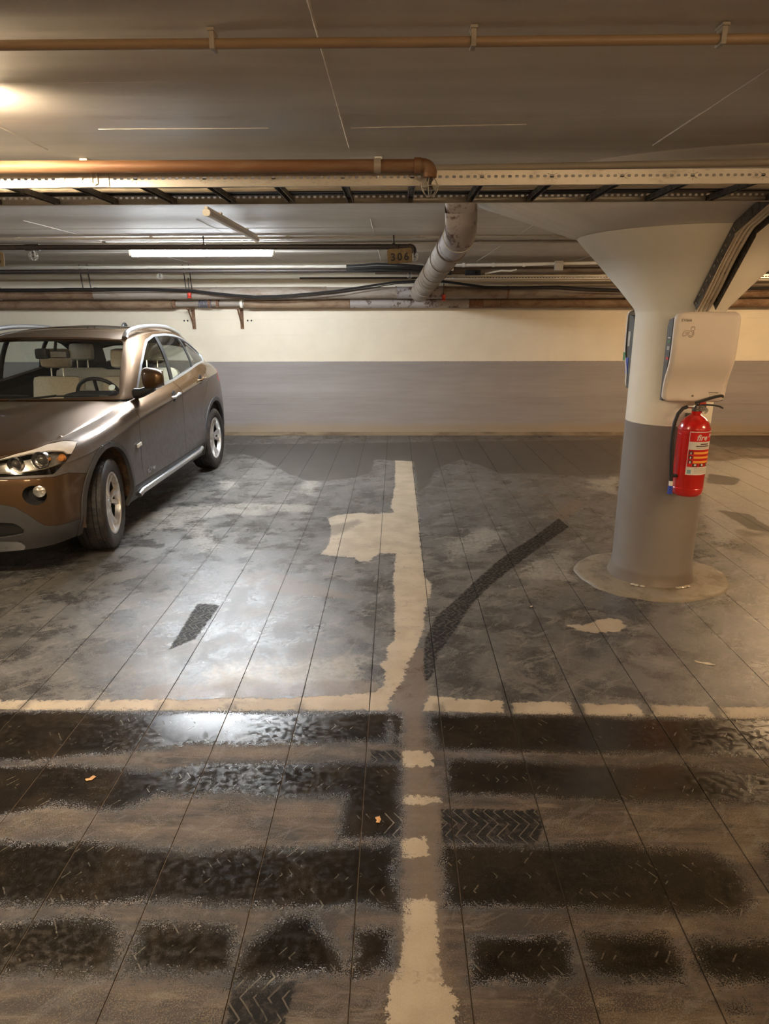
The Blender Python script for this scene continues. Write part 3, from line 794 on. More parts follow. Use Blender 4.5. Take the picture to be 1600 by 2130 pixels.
mb = MB(); mb.lathe([(.0, 0), (.018, 0), (.018, .012), (0, .014)], n=20, mat=Matrix.Translation((.036, -.012, .478)) @ Matrix.Rotation(R(80), 4, 'X')); mb.build('gauge', M['chrome'], ext)
def lever(pts, w, th, name):
    mb = MB(); rows = []
    for (x, z) in pts: rows.append([(x, -w, z), (x, w, z), (x, w, z+th), (x, -w, z+th)])
    V = mb.grid(np.array(rows), close_v=True); mb.face(V[0]); mb.face(V[-1]); return mb.build(name, M['black'], ext)
lever([(-.010, .514), (.02, .524), (.06, .537), (.10, .548), (.128, .553), (.134, .547)], .012, .012, 'lever')
lever([(0, .504), (.05, .505), (.09, .502), (.12, .497), (.140, .487)], .011, .008, 'carry_handle')
mb = MB(); mb.box((.028, 0, .517), (.035, .014, .012)); mb.build('trigger_block', M['red_valve'], ext)
mb = MB()
hp = [(-.055, -.006, .499), (-.080, -.010, .490), (-.104, -.014, .462), (-.118, -.018, .420), (-.124, -.022, .360), (-.124, -.028, .28), (-.119, -.034, .20), (-.112, -.036, .13), (-.108, -.036, .085)]
mb.tube(hp, .010, n=12); mb.build('hose', M['rubber'], ext)
mb = MB(); mb.tube([(-.108, -.036, .088), (-.108, -.037, .062)], .0115, n=12); mb.build('white_collar', M['label_white'], ext)
mb = MB(); mb.tube([(-.108, -.037, .062), (-.109, -.038, .015)], .0125, n=12, radii=[.0115, .0135]); mb.build('nozzle', M['blue'], ext)
mb = MB(); mb.box((-.096, -.03, .118), (.04, .022, .016), bev=.003); mb.build('hose_clip', M['black'], ext)
mb = MB(); mb.box((0, .090, .40), (.03, .028, .10)); mb.build('wall_bracket', M['galv_dark'], ext)
mb = MB(); mb.box((0, .092, .20), (.12, .022, .025)); mb.build('bracket_foot', M['galv_dark'], ext)

for px, py, L_, W_, a_, m_, nm, lb in ((787, 1706, .016, .009, 1.2, 'scrap_tan', 'leaf_scrap', 'tiny tan leaf scrap lying on the wet lane left of the worn line'),
                                  (1466, 1380, .045, .010, -.5, 'scrap_pale', 'paper_scrap', 'thin pale scrap lying on the floor in front of the pillar'),
                                  (189, 1620, .018, .010, .3, 'scrap_tan', 'leaf_scrap', 'tiny tan leaf scrap on the wet lane in front of the car'),
                                  (1105, 1262, .010, .007, .3, 'scrap_pale', 'paper_scrap', 'tiny white speck of paper left of the pillar base')):
    q = at(px, py, z=0); mb = MB(); rows = []
    for u in np.linspace(-1, 1, 9):
        w_ = W_*math.sqrt(max(.02, 1-u*u))*(1+.3*math.sin(u*5)); rows.append([(u*L_, .4*W_*math.sin(u*2.5)-w_, .002+.002*u*u), (u*L_, .4*W_*math.sin(u*2.5), .0035+.002*u*u), (u*L_, .4*W_*math.sin(u*2.5)+w_, .002)])
    mb.grid(np.array(rows)); mb.bm.transform(Matrix.Translation((q[0], q[1], 0)) @ Matrix.Rotation(a_, 4, 'Z'))
    if m_ not in M: M[m_] = simple(m_, (.45, .24, .09) if m_ == 'scrap_tan' else (.6, .52, .38), .6)
    tag(mb.build(nm, M[m_]), lb, 'litter')
# ================================================================== OVERHEAD: lane
def pipe_thing(name, pts, r, mat, label, cat, group=None, n=16):
    mb = MB(); mb.tube(pts, r, n=n); o = mb.build(name, mat); tag(o, label, cat, group); return o
# tan conduit across the lane
t = empty('conduit', (0, 1.80, 2.222), 0, 'thin tan conduit crossing the ceiling at the very top of the view', 'pipe')
mb = MB(); mb.tube([(-6, -.012, 0), (-1, -.006, .0), (0, 0, 0), (1, .0, .0), (6, .0, 0)], .0110, n=12); mb.build('tube', M['tanpipe'], t)
for xx in (-1.63, -1.03, -.424, .176, .742, 1.34):
    mb = MB(); mb.box((xx, 0, .006), (.012, .034, .04), bev=.002); mb.box((xx, .0, .024), (.016, .044, .006)); mb.build('clamp', M['conduit'], t)
# rusty sprinkler pipe in front of the tray
cy, cz, cr = 2.60, 2.118, .0205
t = empty('sprinkler_pipe', (0, cy, cz), 0, 'rusty orange sprinkler pipe running in front of the cable ladder', 'pipe')
mb = MB(); mb.tube([(-6, 0, .008), (-1.5, 0, .004), (.09, 0, 0)], cr, n=20); mb.build('tube', M['copper'], t)
mb = MB(); mb.tube([(.075, 0, 0)]+arc((.075, 0, 0), (.118, 0, 0), (.118, 0, -.06), .024)+[(.118, 0, -.038)], .0235, n=16)
mb.tube([(.062, 0, 0), (.086, 0, 0)], .0262, n=16); mb.tube([(.118, 0, -.02), (.118, 0, -.040)], .0255, n=16, radii=[.0255, .018]); mb.build('elbow', M['copper'], t)
for xx in (-2.0, -.065):
    mb = MB(); mb.tube([(xx-.012, 0, 0), (xx+.012, 0, 0)], .0235, n=16); mb.box((xx, .06, .022), (.022, .12, .005)); mb.build('hanger', M['conduit'], t)
def cage(parent, c, r=.030, sz=1.0, head=True):
    """sprinkler head in a wire guard"""
    mb = MB()
    if head:
        mb.lathe([(.009, .0), (.012, -.006), (.007, -.012), (.005, -.02), (.013, -.034), (.013, -.036), (0, -.037)], n=12, mat=Matrix.Translation(c))
    mb.build('sprinkler_head', M['galv_dark'], parent)
    mb = MB()
    for k in range(3):
        a = k*PI/3+.3; pts = []
        for s_ in np.linspace(-.92*PI, .92*PI, 17)+PI: pts.append((c[0]+r*math.sin(s_)*math.cos(a)*sz, c[1]+r*math.sin(s_)*math.sin(a)*sz, c[2]-.028-r*1.05*math.cos(s_+PI)*-1*-1))
        mb.tube(pts, .0016, n=6, caps=False)
    mb.tube([(c[0]+r*math.cos(a), c[1]+r*math.sin(a), c[2]-.028) for a in np.linspace(0, 2*PI, 17)], .0016, n=6)
    mb.build('wire_guard', M['galv'], parent)
cage(t, (.118, 0, -.040))

# cable ladder -------------------------------------------------------
TY0, TY1, TZ0, TZ1 = 2.660, 3.100, 2.066, 2.112
ladder = empty('cable_ladder', (0, TY0, TZ0), 0, 'perforated galvanised cable ladder running across below the ceiling', 'cable tray')
def rail(y, z0, z1, x0, x1, face, mat, name, step=.0249):
    """a real perforated rail: slots are holes"""
    mb = MB(); xs = []
    n_ = int((x1-x0)/step)
    h_ = z1-z0; sl = .0125; sh = .0085; zc = z0+h_*.58
    for i in range(n_):
        a = x0+i*step; c = a+step/2; star = (round((c-.058)/.249)*.249+.058); isS = abs(c-star) < step/2
        hw = sl/2*(1.25 if isS else 1); hh = sh/2*(1.2 if isS else 1)
        quad = [(a, z0), (a+step, z0), (a+step, z1), (a, z1)]
        hole = [(c-hw, zc-hh*.5), (c-hw*.6, zc-hh), (c+hw*.6, zc-hh), (c+hw, zc-hh*.5), (c+hw, zc+hh*.5), (c+hw*.6, zc+hh), (c-hw*.6, zc+hh), (c-hw, zc+hh*.5)]
        for dy in (0, .0022):
            q = [mb.bm.verts.new((x_, y+dy, z_)) for x_, z_ in quad]; hv = [mb.bm.verts.new((x_, y+dy, z_)) for x_, z_ in hole]
            mb.face([q[0], q[1], hv[2], hv[1]]); mb.face([q[1], q[2], hv[4], hv[3]]); mb.face([q[2], q[3], hv[6], hv[5]]); mb.face([q[3], q[0], hv[0], hv[7]])
            mb.face([q[1], hv[3], hv[2]]); mb.face([q[2], hv[5], hv[4]]); mb.face([q[3], hv[7], hv[6]]); mb.face([q[0], hv[1], hv[0]])
            if dy == 0: h0 = hv
            else:
                for k in range(8): mb.face([h0[k], h0[(k+1) % 8], hv[(k+1) % 8], hv[k]])
    for z_ in (z0, z1):      # returned flanges
        mb.box(((x0+x1)/2, y+face*.007+.001, z_), (x1-x0, .014, .0025))
    o = mb.build(name, mat, ladder, sharp=R(30)); o.location = (0, -TY0, -TZ0)
    return o
XA, XB = -3.2+.058-.01245, 3.2
rail(TY0, TZ0, TZ1, -3.1423, 3.2, 1, M['galv'], 'rail'); rail(TY1, TZ0+.004, TZ1+.004, -3.4423, 3.4, -1, M['galv_dark'] if False else M['galv'], 'rail')
for k in range(-13, 13):
    xx = .058+.249*k
    mb = MB(); 
    mb.box((xx-.011, .22, .016), (.0025, .435, .020)); mb.box((xx+.011, .22, .016), (.0025, .435, .020)); mb.box((xx, .22, .0255), (.024, .435, .0025))
    mb.build('rung', M['galv_dark'], ladder)
    mb = MB()   # pressed star around the fixing slot
    for a in (35, 90, 145, 215, 270, 325):
        a = R(a); mb.tube([(xx+.010*math.cos(a), -.0006, .0267+.010*math.sin(a)), (xx+.021*math.cos(a), -.0006, .0267+.017*math.sin(a))], .0011, n=5)
    mb.build('pressed_star', M['galv'], ladder)
mb = MB(); mb.box((-1.13, -.003, .026), (.19, .003, .052)); 
mb.build('splice_plate', M['galv'], ladder)
for xx in (-1.20, -1.135): 
    mb = MB(); mb.lathe([(0, 0), (.008, 0), (.008, .004), (0, .005)], n=10, mat=Matrix.Translation((xx, -.0045, .027)) @ Matrix.Rotation(PI/2, 4, 'X')); mb.build('bolt', M['galv'], ladder)
mb = MB(); 
for s_ in (-.006, .006): mb.box((-1.085+s_*1.6, -.008, .034), (.006, .004, .05))
mb.tube([(-1.095, -.008, .012), (-1.085, -.008, .006), (-1.075, -.008, .012)], .003, n=6); mb.build('strap', M['white_paint'], ladder)
for px_ in (-600, 163, 787):
    xx = at(px_, 327, z=2.245)[0]
    mb = MB(); mb.tube([(xx, .455, .03), (xx, .455, CEIL-TZ0)], .004, n=8); mb.build('hanger_rod', M['galv'], ladder)
    mb = MB(); mb.box((xx, .455, CEIL-TZ0-.013), (.032, .03, .026), bev=.003); mb.build('ceiling_anchor', M['white_paint'], ladder)
for i, (yy, r_, dz, xa) in enumerate(((2.98, .011, 0, -6), (3.01, .009, .004, -6), (3.04, .012, 0, -6), (2.94, .008, 0, -6), (2.80, .007, 0, .3))):
    pts = [(x_, yy+.006*math.sin(x_*2+i), TZ0+.027+r_+dz+.002*math.sin(x_*5+i)) for x_ in np.arange(xa, 6.01, .4)]
    pipe_thing('power_cable', pts, r_, M['cable_black'] if i != 3 else M['cable_white'], ('front', 'middle', 'rear')[min(i, 2)]+' one of three dark cables lying along the far side of the cable ladder' if i != 3 and i != 4 else ('pale cable lying beside the dark ones on the cable ladder' if i == 3 else 'thin dark cable lying near the front rail of the cable ladder, right half'), 'cable', 'dark cables along the ladder' if i in (0, 1, 2) else None, n=8)
# grey conduit just behind the ladder top, right half
_ca = at(910, 351, y=2.80); _cb = at(1600, 338, y=2.80)
pipe_thing('conduit', [(.14, 2.80, _ca[2]), tuple(_cb), (6, 2.80, _cb[2]+.01)], .0135, M['tray_conduit'], 'thick grey conduit above the right half of the cable ladder', 'pipe')

# ladder running down the pillar's flare with cables --------------------
lt = empty('cable_ladder', (PCX, PCY, 0), 0, 'narrow dark cable ladder running down the flared pillar to the white cabinet', 'cable tray')
def flare(s_, az, off):
    """point on the flare surface: s_ 0 at the shaft top .. 1 at the rim .. 2 at the ceiling"""
    if s_ <= 1: r_, z_ = .25+(.602-.25)*s_, 1.645+(2.036-1.645)*s_; n_ = (.743, -.669)
    else: r_, z_ = .602+(1.2-.602)*(s_-1), 2.036+.214*(s_-1); n_ = (.337, -.941)
    r_ += n_[0]*off; z_ += n_[1]*off
    return r_*math.cos(az), r_*math.sin(az), z_
azL = R(-88)
def strip(dx, w, off0, off1, s0, s1, m, name, parent, holes=False):
    ss = [s0]+[s for s in np.linspace(s0, s1, 26)[1:-1]]+[s1]; mb = MB(); rows = []
    t_ = Vector((-math.sin(azL), math.cos(azL), 0))
    for s_ in ss:
        a = Vector(flare(s_, azL, off0)); b = Vector(flare(s_, azL, off1))
        rows.append([tuple(a+t_*(dx-w)), tuple(a+t_*(dx+w)), tuple(b+t_*(dx+w)), tuple(b+t_*(dx-w))])
    V = mb.grid(np.array(rows), close_v=True); mb.face(V[0]); mb.face(V[-1]); return mb.build(name, M[m], parent)
strip(-.052, .0015, .0, .055, .08, 1.85, 'galv_dark', 'rail', lt); strip(.052, .0015, .0, .055, .08, 1.85, 'galv_dark', 'rail', lt)
strip(-.046, .006, .001, .004, .08, 1.85, 'galv_dark', 'flange', lt); strip(.046, .006, .001, .004, .08, 1.85, 'galv_dark', 'flange', lt)
t_ = Vector((-math.sin(azL), math.cos(azL), 0))
for i in range(11):     # slots of the rail as bright pressed marks facing left
    s_ = .12+.085*i; a = Vector(flare(s_, azL, .020)); b = Vector(flare(s_+.03, azL, .020)) if i % 2 else Vector(flare(s_, azL, .040))
    mb = MB(); mb.tube([tuple(a-t_*.0545), tuple(b-t_*.0545)], .0022, n=5); mb.build('pressed_slot', M['galv'], lt)
for i in range(6):
    s_ = .12+.34*i; a = Vector(flare(s_, azL, .008)); mb = MB(); mb.tube([tuple(a-t_*.05), tuple(a+t_*.05)], .006, n=6); mb.build('rung', M['galv_dark'], lt)
for i, (dx, r_, off) in enumerate(((-.032, .008, .024), (-.013, .008, .022), (.006, .008, .024), (.028, .009, .024))):
    pts = []
    for s_ in np.linspace(-.10, 1.9, 24):
        a = Vector(flare(max(s_, 0), azL, off)); 
        if s_ < 0: a.z += s_*.9
        pts.append(tuple(a+t_*(dx+.004*math.sin(s_*7))+Vector((PCX, PCY, 0))))
    pipe_thing('power_cable', pts, r_, M['cable_white'], ('leftmost', 'second', 'third', 'rightmost')[i]+' of four pale cables running down the flared pillar to the white cabinet', 'cable', 'pale cables down the flared pillar', n=8)

# ================================================================== OVERHEAD: back of the bay
def clip_conduit(y, z, r, x0, x1, clips, label, mat='conduit'):
    t = empty('conduit', (0, y, z), 0, label, 'pipe'); mb = MB(); mb.tube([(x0, 0, 0), ((x0+x1)/2, 0, .001), (x1, 0, 0)], r, n=10); mb.build('tube', M[mat], t)
    for c in clips:
        mb = MB(); mb.box((c, 0, (CEIL-z)/2-r/2), (.03, r*2.4, CEIL-z+r), bev=.002); mb.build('clip', M['conduit'], t)
clip_conduit(6.02, 2.236, .0105, -7, 6, (-3.17, -2.04, -.9, .21, 1.3), 'thin grey conduit clipped to the ceiling before the lit tube light')
clip_conduit(6.42, 2.234, .0125, -7, 6, (-2.6, .75, 1.2), 'thin pale conduit on the ceiling right above the dark sprinkler pipe')
# dark sprinkler pipe with heads
t = empty('sprinkler_pipe', (0, 6.0, 2.165), 0, 'dark brown sprinkler pipe ending in an elbow beside the number sign', 'pipe')
mb = MB(); mb.tube([(-7, 0, .012), (-3, 0, .004), (.135, 0, -.006)], .0215, n=16); mb.build('tube', M['blackpipe'], t)
mb = MB(); mb.tube([(.10, 0, -.006)]+arc((.10, 0, -.006), (.146, 0, -.006), (.146, 0, -.09), .028)+[(.146, 0, -.055)], .0235, n=14); mb.build('elbow', M['blackpipe'], t)
cage(t, (.150, 0, -.052), r=.036)
mb = MB(); mb.tube([(-3.04, 0, .0), (-3.04, 0, -.035)], .012, n=8); mb.tube([(-3.10, 0, .004), (-2.98, 0, .004)], .026, n=12); mb.build('tee', M['blackpipe'], t)
cage(t, (-3.04, 0, -.035), r=.036)
for xx in (-4.5, -1.6, -.02):
    mb = MB(); mb.tube([(xx, 0, .0), (xx, 0, CEIL-2.165)], .006, n=8); mb.tube([(xx-.012, 0, 0), (xx+.012, 0, 0)], .0245, n=12); mb.build('hanger', M['blackpipe'], t)
# number signs
def number_sign(x, y, z, rz, tilt, digits, label):
    t = empty('number_sign', (x, y, z), rz, label, 'sign'); t.rotation_euler = (0, tilt, rz)
    mb = MB(); mb.prism(rrect(.205, .115, .016, 4), -.002, .002, mat=Matrix(((1, 0, 0, 0), (0, 0, -1, 0), (0, 1, 0, 0), (0, 0, 0, 1)))); mb.build('plate', M['sign'], t)
    F = Matrix(((1, 0, 0, 0), (0, 0, -1, 0), (0, 1, 0, 0), (0, 0, 0, 1)))
    for i, ch in enumerate(digits):
        text_mesh('digit', ch, .082, M['sign_ink'], t, Matrix.Translation((-.055+.055*i, -.0028, -.010)) @ F, .0005, 0, .0026)
    mb = MB(); mb.tube([(-.01, 0, .05), (-.01, 0, .085)], .004, n=6); mb.build('hook', M['blackpipe'], t)
    return t
number_sign(.030, 5.965, 2.086, 0, R(-3), '306', 'small brown number sign hanging below the dark pipe, reading 306')
number_sign(-3.375, 5.965, 2.080, 0, R(4), '305', 'brown number sign cut by the left edge above the parked car')
# pale conduit + dark pipe close to the back
clip_conduit(8.25, 2.155, .015, -7.5, 6.8, (), 'pale conduit on top of the dark pipe near the back wall')
t = empty('sprinkler_pipe', (0, 8.2, 2.108), 0, 'dark sprinkler pipe under a pale conduit close to the back wall', 'pipe')
mb = MB(); mb.tube([(-7.5, 0, 0), (-3, 0, 0), (.55, 0, .0)], .026, n=14); mb.build('tube', M['blackpipe'], t)
for xx in (-2.72, .155):
    mb = MB(); mb.tube([(xx, 0, 0), (xx, 0, -.03)], .010, n=8); mb.build('tee', M['blackpipe'], t); cage(t, (xx, 0, -.03), r=.032)
# the two fat insulated pipes
t = empty('insulated_pipe', (0, 9.08, 1.890), 0, 'upper fat grey-brown insulated pipe along the back wall', 'pipe')
rp = .072; xs = [-8.2, -5.1, -3.86, -2.3, -.9, .0, .27, .62, 1.42, 3.1, 5.2, 8.2]
for i in range(len(xs)-1):
    mb = MB(); rr = rp+random.uniform(-.003, .004)
    mb.tube([(xs[i]+.002, 0, 0), (xs[i+1]-.002, 0, 0)], rr, n=28); mb.build('insulation_length', M[('insul', 'insul_brown', 'insul', 'insul')[i % 4]] if i not in (5, 6) else M['insul_grey'], t)
    mb = MB(); mb.tube([(xs[i+1]-.012, 0, 0), (xs[i+1]+.012, 0, 0)], rp+.006, n=28); mb.build('band', M['rust'] if i in (7, 8) else M['insul'], t)
t = empty('insulated_pipe', (0, 9.24, 1.758), 0, 'lower brown insulated pipe resting on brackets against the back wall', 'pipe')
rp = .057
for a, b, m_ in ((-8.2, -5.3, 'insul_brown'), (-5.3, -2.93, 'insul_brown'), (-1.98, -.6, 'insul_brown'), (-.6, .95, 'insul_grey'), (.95, 1.13, 'rust'), (1.13, 1.36, 'insul_brown'), (1.36, 4.0, 'insul_brown'), (4.0, 8.2, 'insul_brown')):
    mb = MB(); mb.tube([(a+.002, 0, 0), (b-.002, 0, 0)], rp+random.uniform(-.001, .002), n=24); mb.build('insulation_length', M[m_], t)
mb = MB(); mb.tube([(-2.95, 0, .005), (-1.96, 0, .005)], .036, n=20); mb.build('bare_pipe', M['insul'], t)
for xx in (-2.90, -2.02, -2.44, -2.33): 
    mb = MB(); mb.tube([(xx-.016, 0, .005), (xx+.016, 0, .005)], .056 if xx > -2.8 else .06, n=20); mb.build('flange', M['white_paint'] if xx == -2.02 else M['rust'], t)
mb = MB()
for i in range(8): mb.tube([(-2.58+.022*i, 0, .005), (-2.568+.022*i, 0, .005)], .050, n=18)
mb.build('expansion_joint', simple('grey_blue_bellows', (.10, .10, .13), .5), t)
def valve(x, y, z, label):
    t = empty('valve_handle', (x, y, z), 0, label, 'valve'); mb = MB(); mb.lathe([(0, 0), (.022, 0), (.028, .02), (.02, .045), (0, .05)], n=12, mat=Matrix.Translation((0, -.03, -.03))); mb.lathe([(.012, -.03), (.03, -.045), (.034, -.055), (0, -.06)], n=10, mat=Matrix.Translation((0, -.03, 0))); mb.build('body', M['red_valve'], t)
    mb = MB(); mb.tube([(0, -.03, .01), (0, -.03, .19)], .006, n=6); mb.build('stem', M['blackpipe'], t)
valve(-2.62, 9.00, 1.885, 'small red valve in front of the pipes above the left bracket')
valve(.60, 8.99, 1.845, 'small red valve hanging beside the big drainpipe')
# rods holding the pipe
for xx, rods in ((-3.93, (-.05, .05)), (-2.63, (-.035, .04))):
    t = empty('pipe_hanger', (xx, 9.0, 1.96), 0, 'pair of thin rods holding the fat pipe, ' + ('above the car roof at far left' if xx < -3 else 'above the left wall bracket'), 'pipe hanger')
    for q in rods:
        mb = MB(); mb.tube([(q, 0, -.02), (q-.02, 0, CEIL-1.97)], .007, n=6); mb.build('rod', M['blackpipe'], t)
    mb = MB(); mb.box((.0, 0, .20), (.19, .03, .018)); mb.build('cross_bar', M['blackpipe'], t)
# wall brackets
for i, (xx, lb) in enumerate(((-2.715, 'left one of two rusty triangular brackets under the lower pipe'), (-2.065, 'right one of two rusty brackets under the lower pipe'))):
    t = empty('wall_bracket', (xx, WALL, 1.45), 0, lb, 'bracket')
    mb = MB(); mb.box((0, -.008, .125), (.045, .014, .27)); mb.build('wall_plate', M['rust'], t)
    mb = MB(); mb.box((0, -.13, .247), (.04, .26, .014)); mb.build('arm', M['rust'], t)
    mb = MB(); mb.tube([(0, -.012, .02), (0, -.10, .12), (-.0, -.22, .24)], .011, n=6); mb.build('brace', M['rust'], t)
    for a in (.03, .10): mb = MB(); mb.lathe([(0, 0), (.007, 0), (.006, .005), (0, .006)], n=8, mat=Matrix.Translation((0, -.016, a)) @ Matrix.Rotation(PI/2, 4, 'X')); mb.build('bolt', M['galv_dark'], t)
    for a in ((-.13, -.085) if i == 0 else (.075, .125)):
        mb = MB(); mb.lathe([(0, .004), (.010, .003), (.012, 0)], n=8, mat=Matrix.Translation((a, -.003, .10)) @ Matrix.Rotation(PI/2, 4, 'X')); mb.build('plugged_hole', M['void'], t)
# sagging black cable
pts = []
for px, py in ((-500, 615), (-200, 606), (0, 603), (80, 603), (140, 601), (200, 601), (300, 601), (400, 604), (440, 609), (490, 614), (530, 617), (580, 616), (640, 611), (700, 605), (760, 596), (820, 587), (880, 584), (920, 585), (960, 590), (1010, 597), (1080, 598), (1160, 596), (1220, 600), (1300, 603), (1600, 598), (2100, 600)):
    q = at(px, py, y=8.90); pts.append((q[0], 8.90, q[2]))
pipe_thing('power_cable', pts, .013, M['cable_black'], 'black cable sagging in front of the fat pipes along the back wall', 'cable', n=8)
pts2 = [(a, b-.03, c-.022+.01*math.sin(a*2)) for a, b, c in pts]
pipe_thing('thin_cable', pts2, .006, M['cable_black'], 'thin black cable just below the sagging thick cable', 'cable', n=6)
# right side: pale conduit with box, perforated tray
t = empty('conduit', (0, 8.0, 2.145), 0, 'pale conduit with a junction box between drainpipe and pillar flare', 'pipe')
mb = MB(); mb.tube([(.62, 0, -.055), (.635, 0, 0), (1.3, 0, .004), (2.35, 0, .02), (5, 0, .03)], .018, n=10); mb.build('tube', M['white_paint'], t)
for xx in (.75, 1.08, 1.42): mb = MB(); mb.tube([(xx-.014, 0, .002), (xx+.014, 0, .002)], .024, n=10); mb.build('coupling', M['white_paint'], t)
mb = MB(); mb.box((1.80, -.02, -.010), (.09, .06, .10), bev=.006); mb.build('junction_box', M['conduit'], t)
mb = MB(); mb.box((.86, .05, -.075), (.17, .08, .055), bev=.004); mb.box((.85, .0, -.072), (.055, .02, .04)); mb.build('starter_box', M['void'], t)
pipe_thing('thin_conduit', [(1.0, 8.08, 2.06), (1.18, 8.05, 2.09), (1.28, 8.05, 2.085), (1.35, 8.05, 2.10)], .009, M['white_paint'], 'short kinked pale cable end left of the junction box', 'cable')
t = empty('cable_tray', (0, 8.45, 2.020), 0, 'long perforated cable tray between the drainpipe and the pillar flare', 'cable tray')
for (dy) in (0, .20):
    mb = MB(); x_ = .52
    while x_ < 5.6:
        mb.box((x_+.012, dy, .022), (.010, .003, .022)); x_ += .035
    mb.box((3.05, dy, .037), (5.1, .003, .012)); mb.box((3.05, dy, .006), (5.1, .003, .012)); mb.build('side_rail', M['galv'], t)
mb = MB(); mb.box((3.05, .10, .0), (5.1, .20, .003)); mb.build('tray_bottom', M['galv'], t)
pipe_thing('fat_duct', [(-.25, 8.62, 2.13), (.3, 8.62, 2.125), (2.2, 8.6, 2.14), (5.5, 8.6, 2.14)], .045, M['insul'], 'grey-brown duct behind the perforated tray near the back wall', 'duct')
pipe_thing('dark_conduit', [(-1.2, 8.9, 2.06), (0.2, 8.9, 2.058), (2.0, 8.9, 2.05), (6, 8.9, 2.05)], .012, M['blackpipe'], 'thin dark line of pipe just above the sagging cable', 'pipe')
# cables bundled left of the drainpipe
for i, (dz, r_) in enumerate(((0, .015), (.030, .012), (-.030, .012))):
    pipe_thing('power_cable', [(-.55, 7.95, 2.11+dz), (-.2, 7.9, 2.125+dz), (.1, 7.9, 2.115+dz), (.35, 8.0, 2.10+dz), (.62, 8.05, 2.085+dz)], r_, M['cable_black'], ('middle', 'top', 'bottom')[i]+' one of three bundled dark cables just left of the big drainpipe', 'cable', 'bundled dark cables by the drainpipe', n=8)

# big drainpipe ------------------------------------------------------
t = empty('drainpipe', (.37, 4.22, CEIL-.004), 0, 'big stained grey drainpipe bending down from the ceiling towards the back wall', 'pipe')
bend = arc((.0, 0, 0), (.012, .02, -.165), (-.06, 4.78, -.385), .16, 9)
mb = MB(); mb.tube([(0, 0, .0), (0.003, 0.005, -.05)]+bend[:10], .0935, n=32); mb.build('upper_bend', M['insul_grey'], t)
b0 = Vector(bend[-1]); b1 = Vector((-.075, 4.70, -.365)); 
cuts = [0, .10, .24, .42, .60, .78, 1.0]; rads = [.0945, .099, .101, .105, .108, .112]
for i in range(6):
    p, q = b0.lerp(b1, cuts[i]+.001), b0.lerp(b1, cuts[i+1]-.001)
    mb = MB(); mb.tube([tuple(p), tuple(q)], rads[i], n=28); mb.build('pipe_length', M['insul_grey'] if i < 1 else M['insul'], t)
    p = b0.lerp(b1, cuts[i]); d = (b1-b0).normalized()*.006
    mb = MB(); mb.tube([tuple(p-d), tuple(p+d)], rads[i]+.004, n=28); mb.build('joint_band', M['white_paint'] if i == 0 else M['insul'], t)

# ================================================================== CAR

CO = Vector((-2.909, 3.845, 0)); CYAW = R(-1.053)
car = empty('car', CO, CYAW, 'brown metallic compact crossover parked in the left bay, front wheels steered', 'car')
_cl, _sl = math.cos(CYAW), math.sin(CYAW)
def cpx(P):
    """car points -> photograph pixels, used to lay the lamp outlines on the bodywork"""
    P = np.atleast_2d(P); x, y, z = P[:, 0], P[:, 1], P[:, 2]
    w = np.stack([CO.x+_cl*x-_sl*y, CO.y+_sl*x+_cl*y, z], 1)-CAMC
    d = np.maximum(w @ _f, .1)
    return np.stack([800+CAM_F*(w @ _rt)/d, 1065-CAM_F*(w @ _up)/d], 1)

def crom(P, sub):
    """Catmull-Rom along axis 0"""
    P = np.asarray(P, float); n = len(P)
    E = np.concatenate([[2*P[0]-P[1]], P, [2*P[-1]-P[-2]]]); out = []
    for i in range(n-1):
        p0, p1, p2, p3 = E[i], E[i+1], E[i+2], E[i+3]
        for k in range(sub):
            t = k/sub
            out.append(.5*((2*p1)+(-p0+p2)*t+(2*p0-5*p1+4*p2-p3)*t*t+(-p0+3*p1-3*p2+p3)*t**3))
    out.append(P[-1]); return np.array(out)
def net(P, su, sv):
    return crom(crom(np.asarray(P), su).transpose(1, 0, 2), sv).transpose(1, 0, 2)

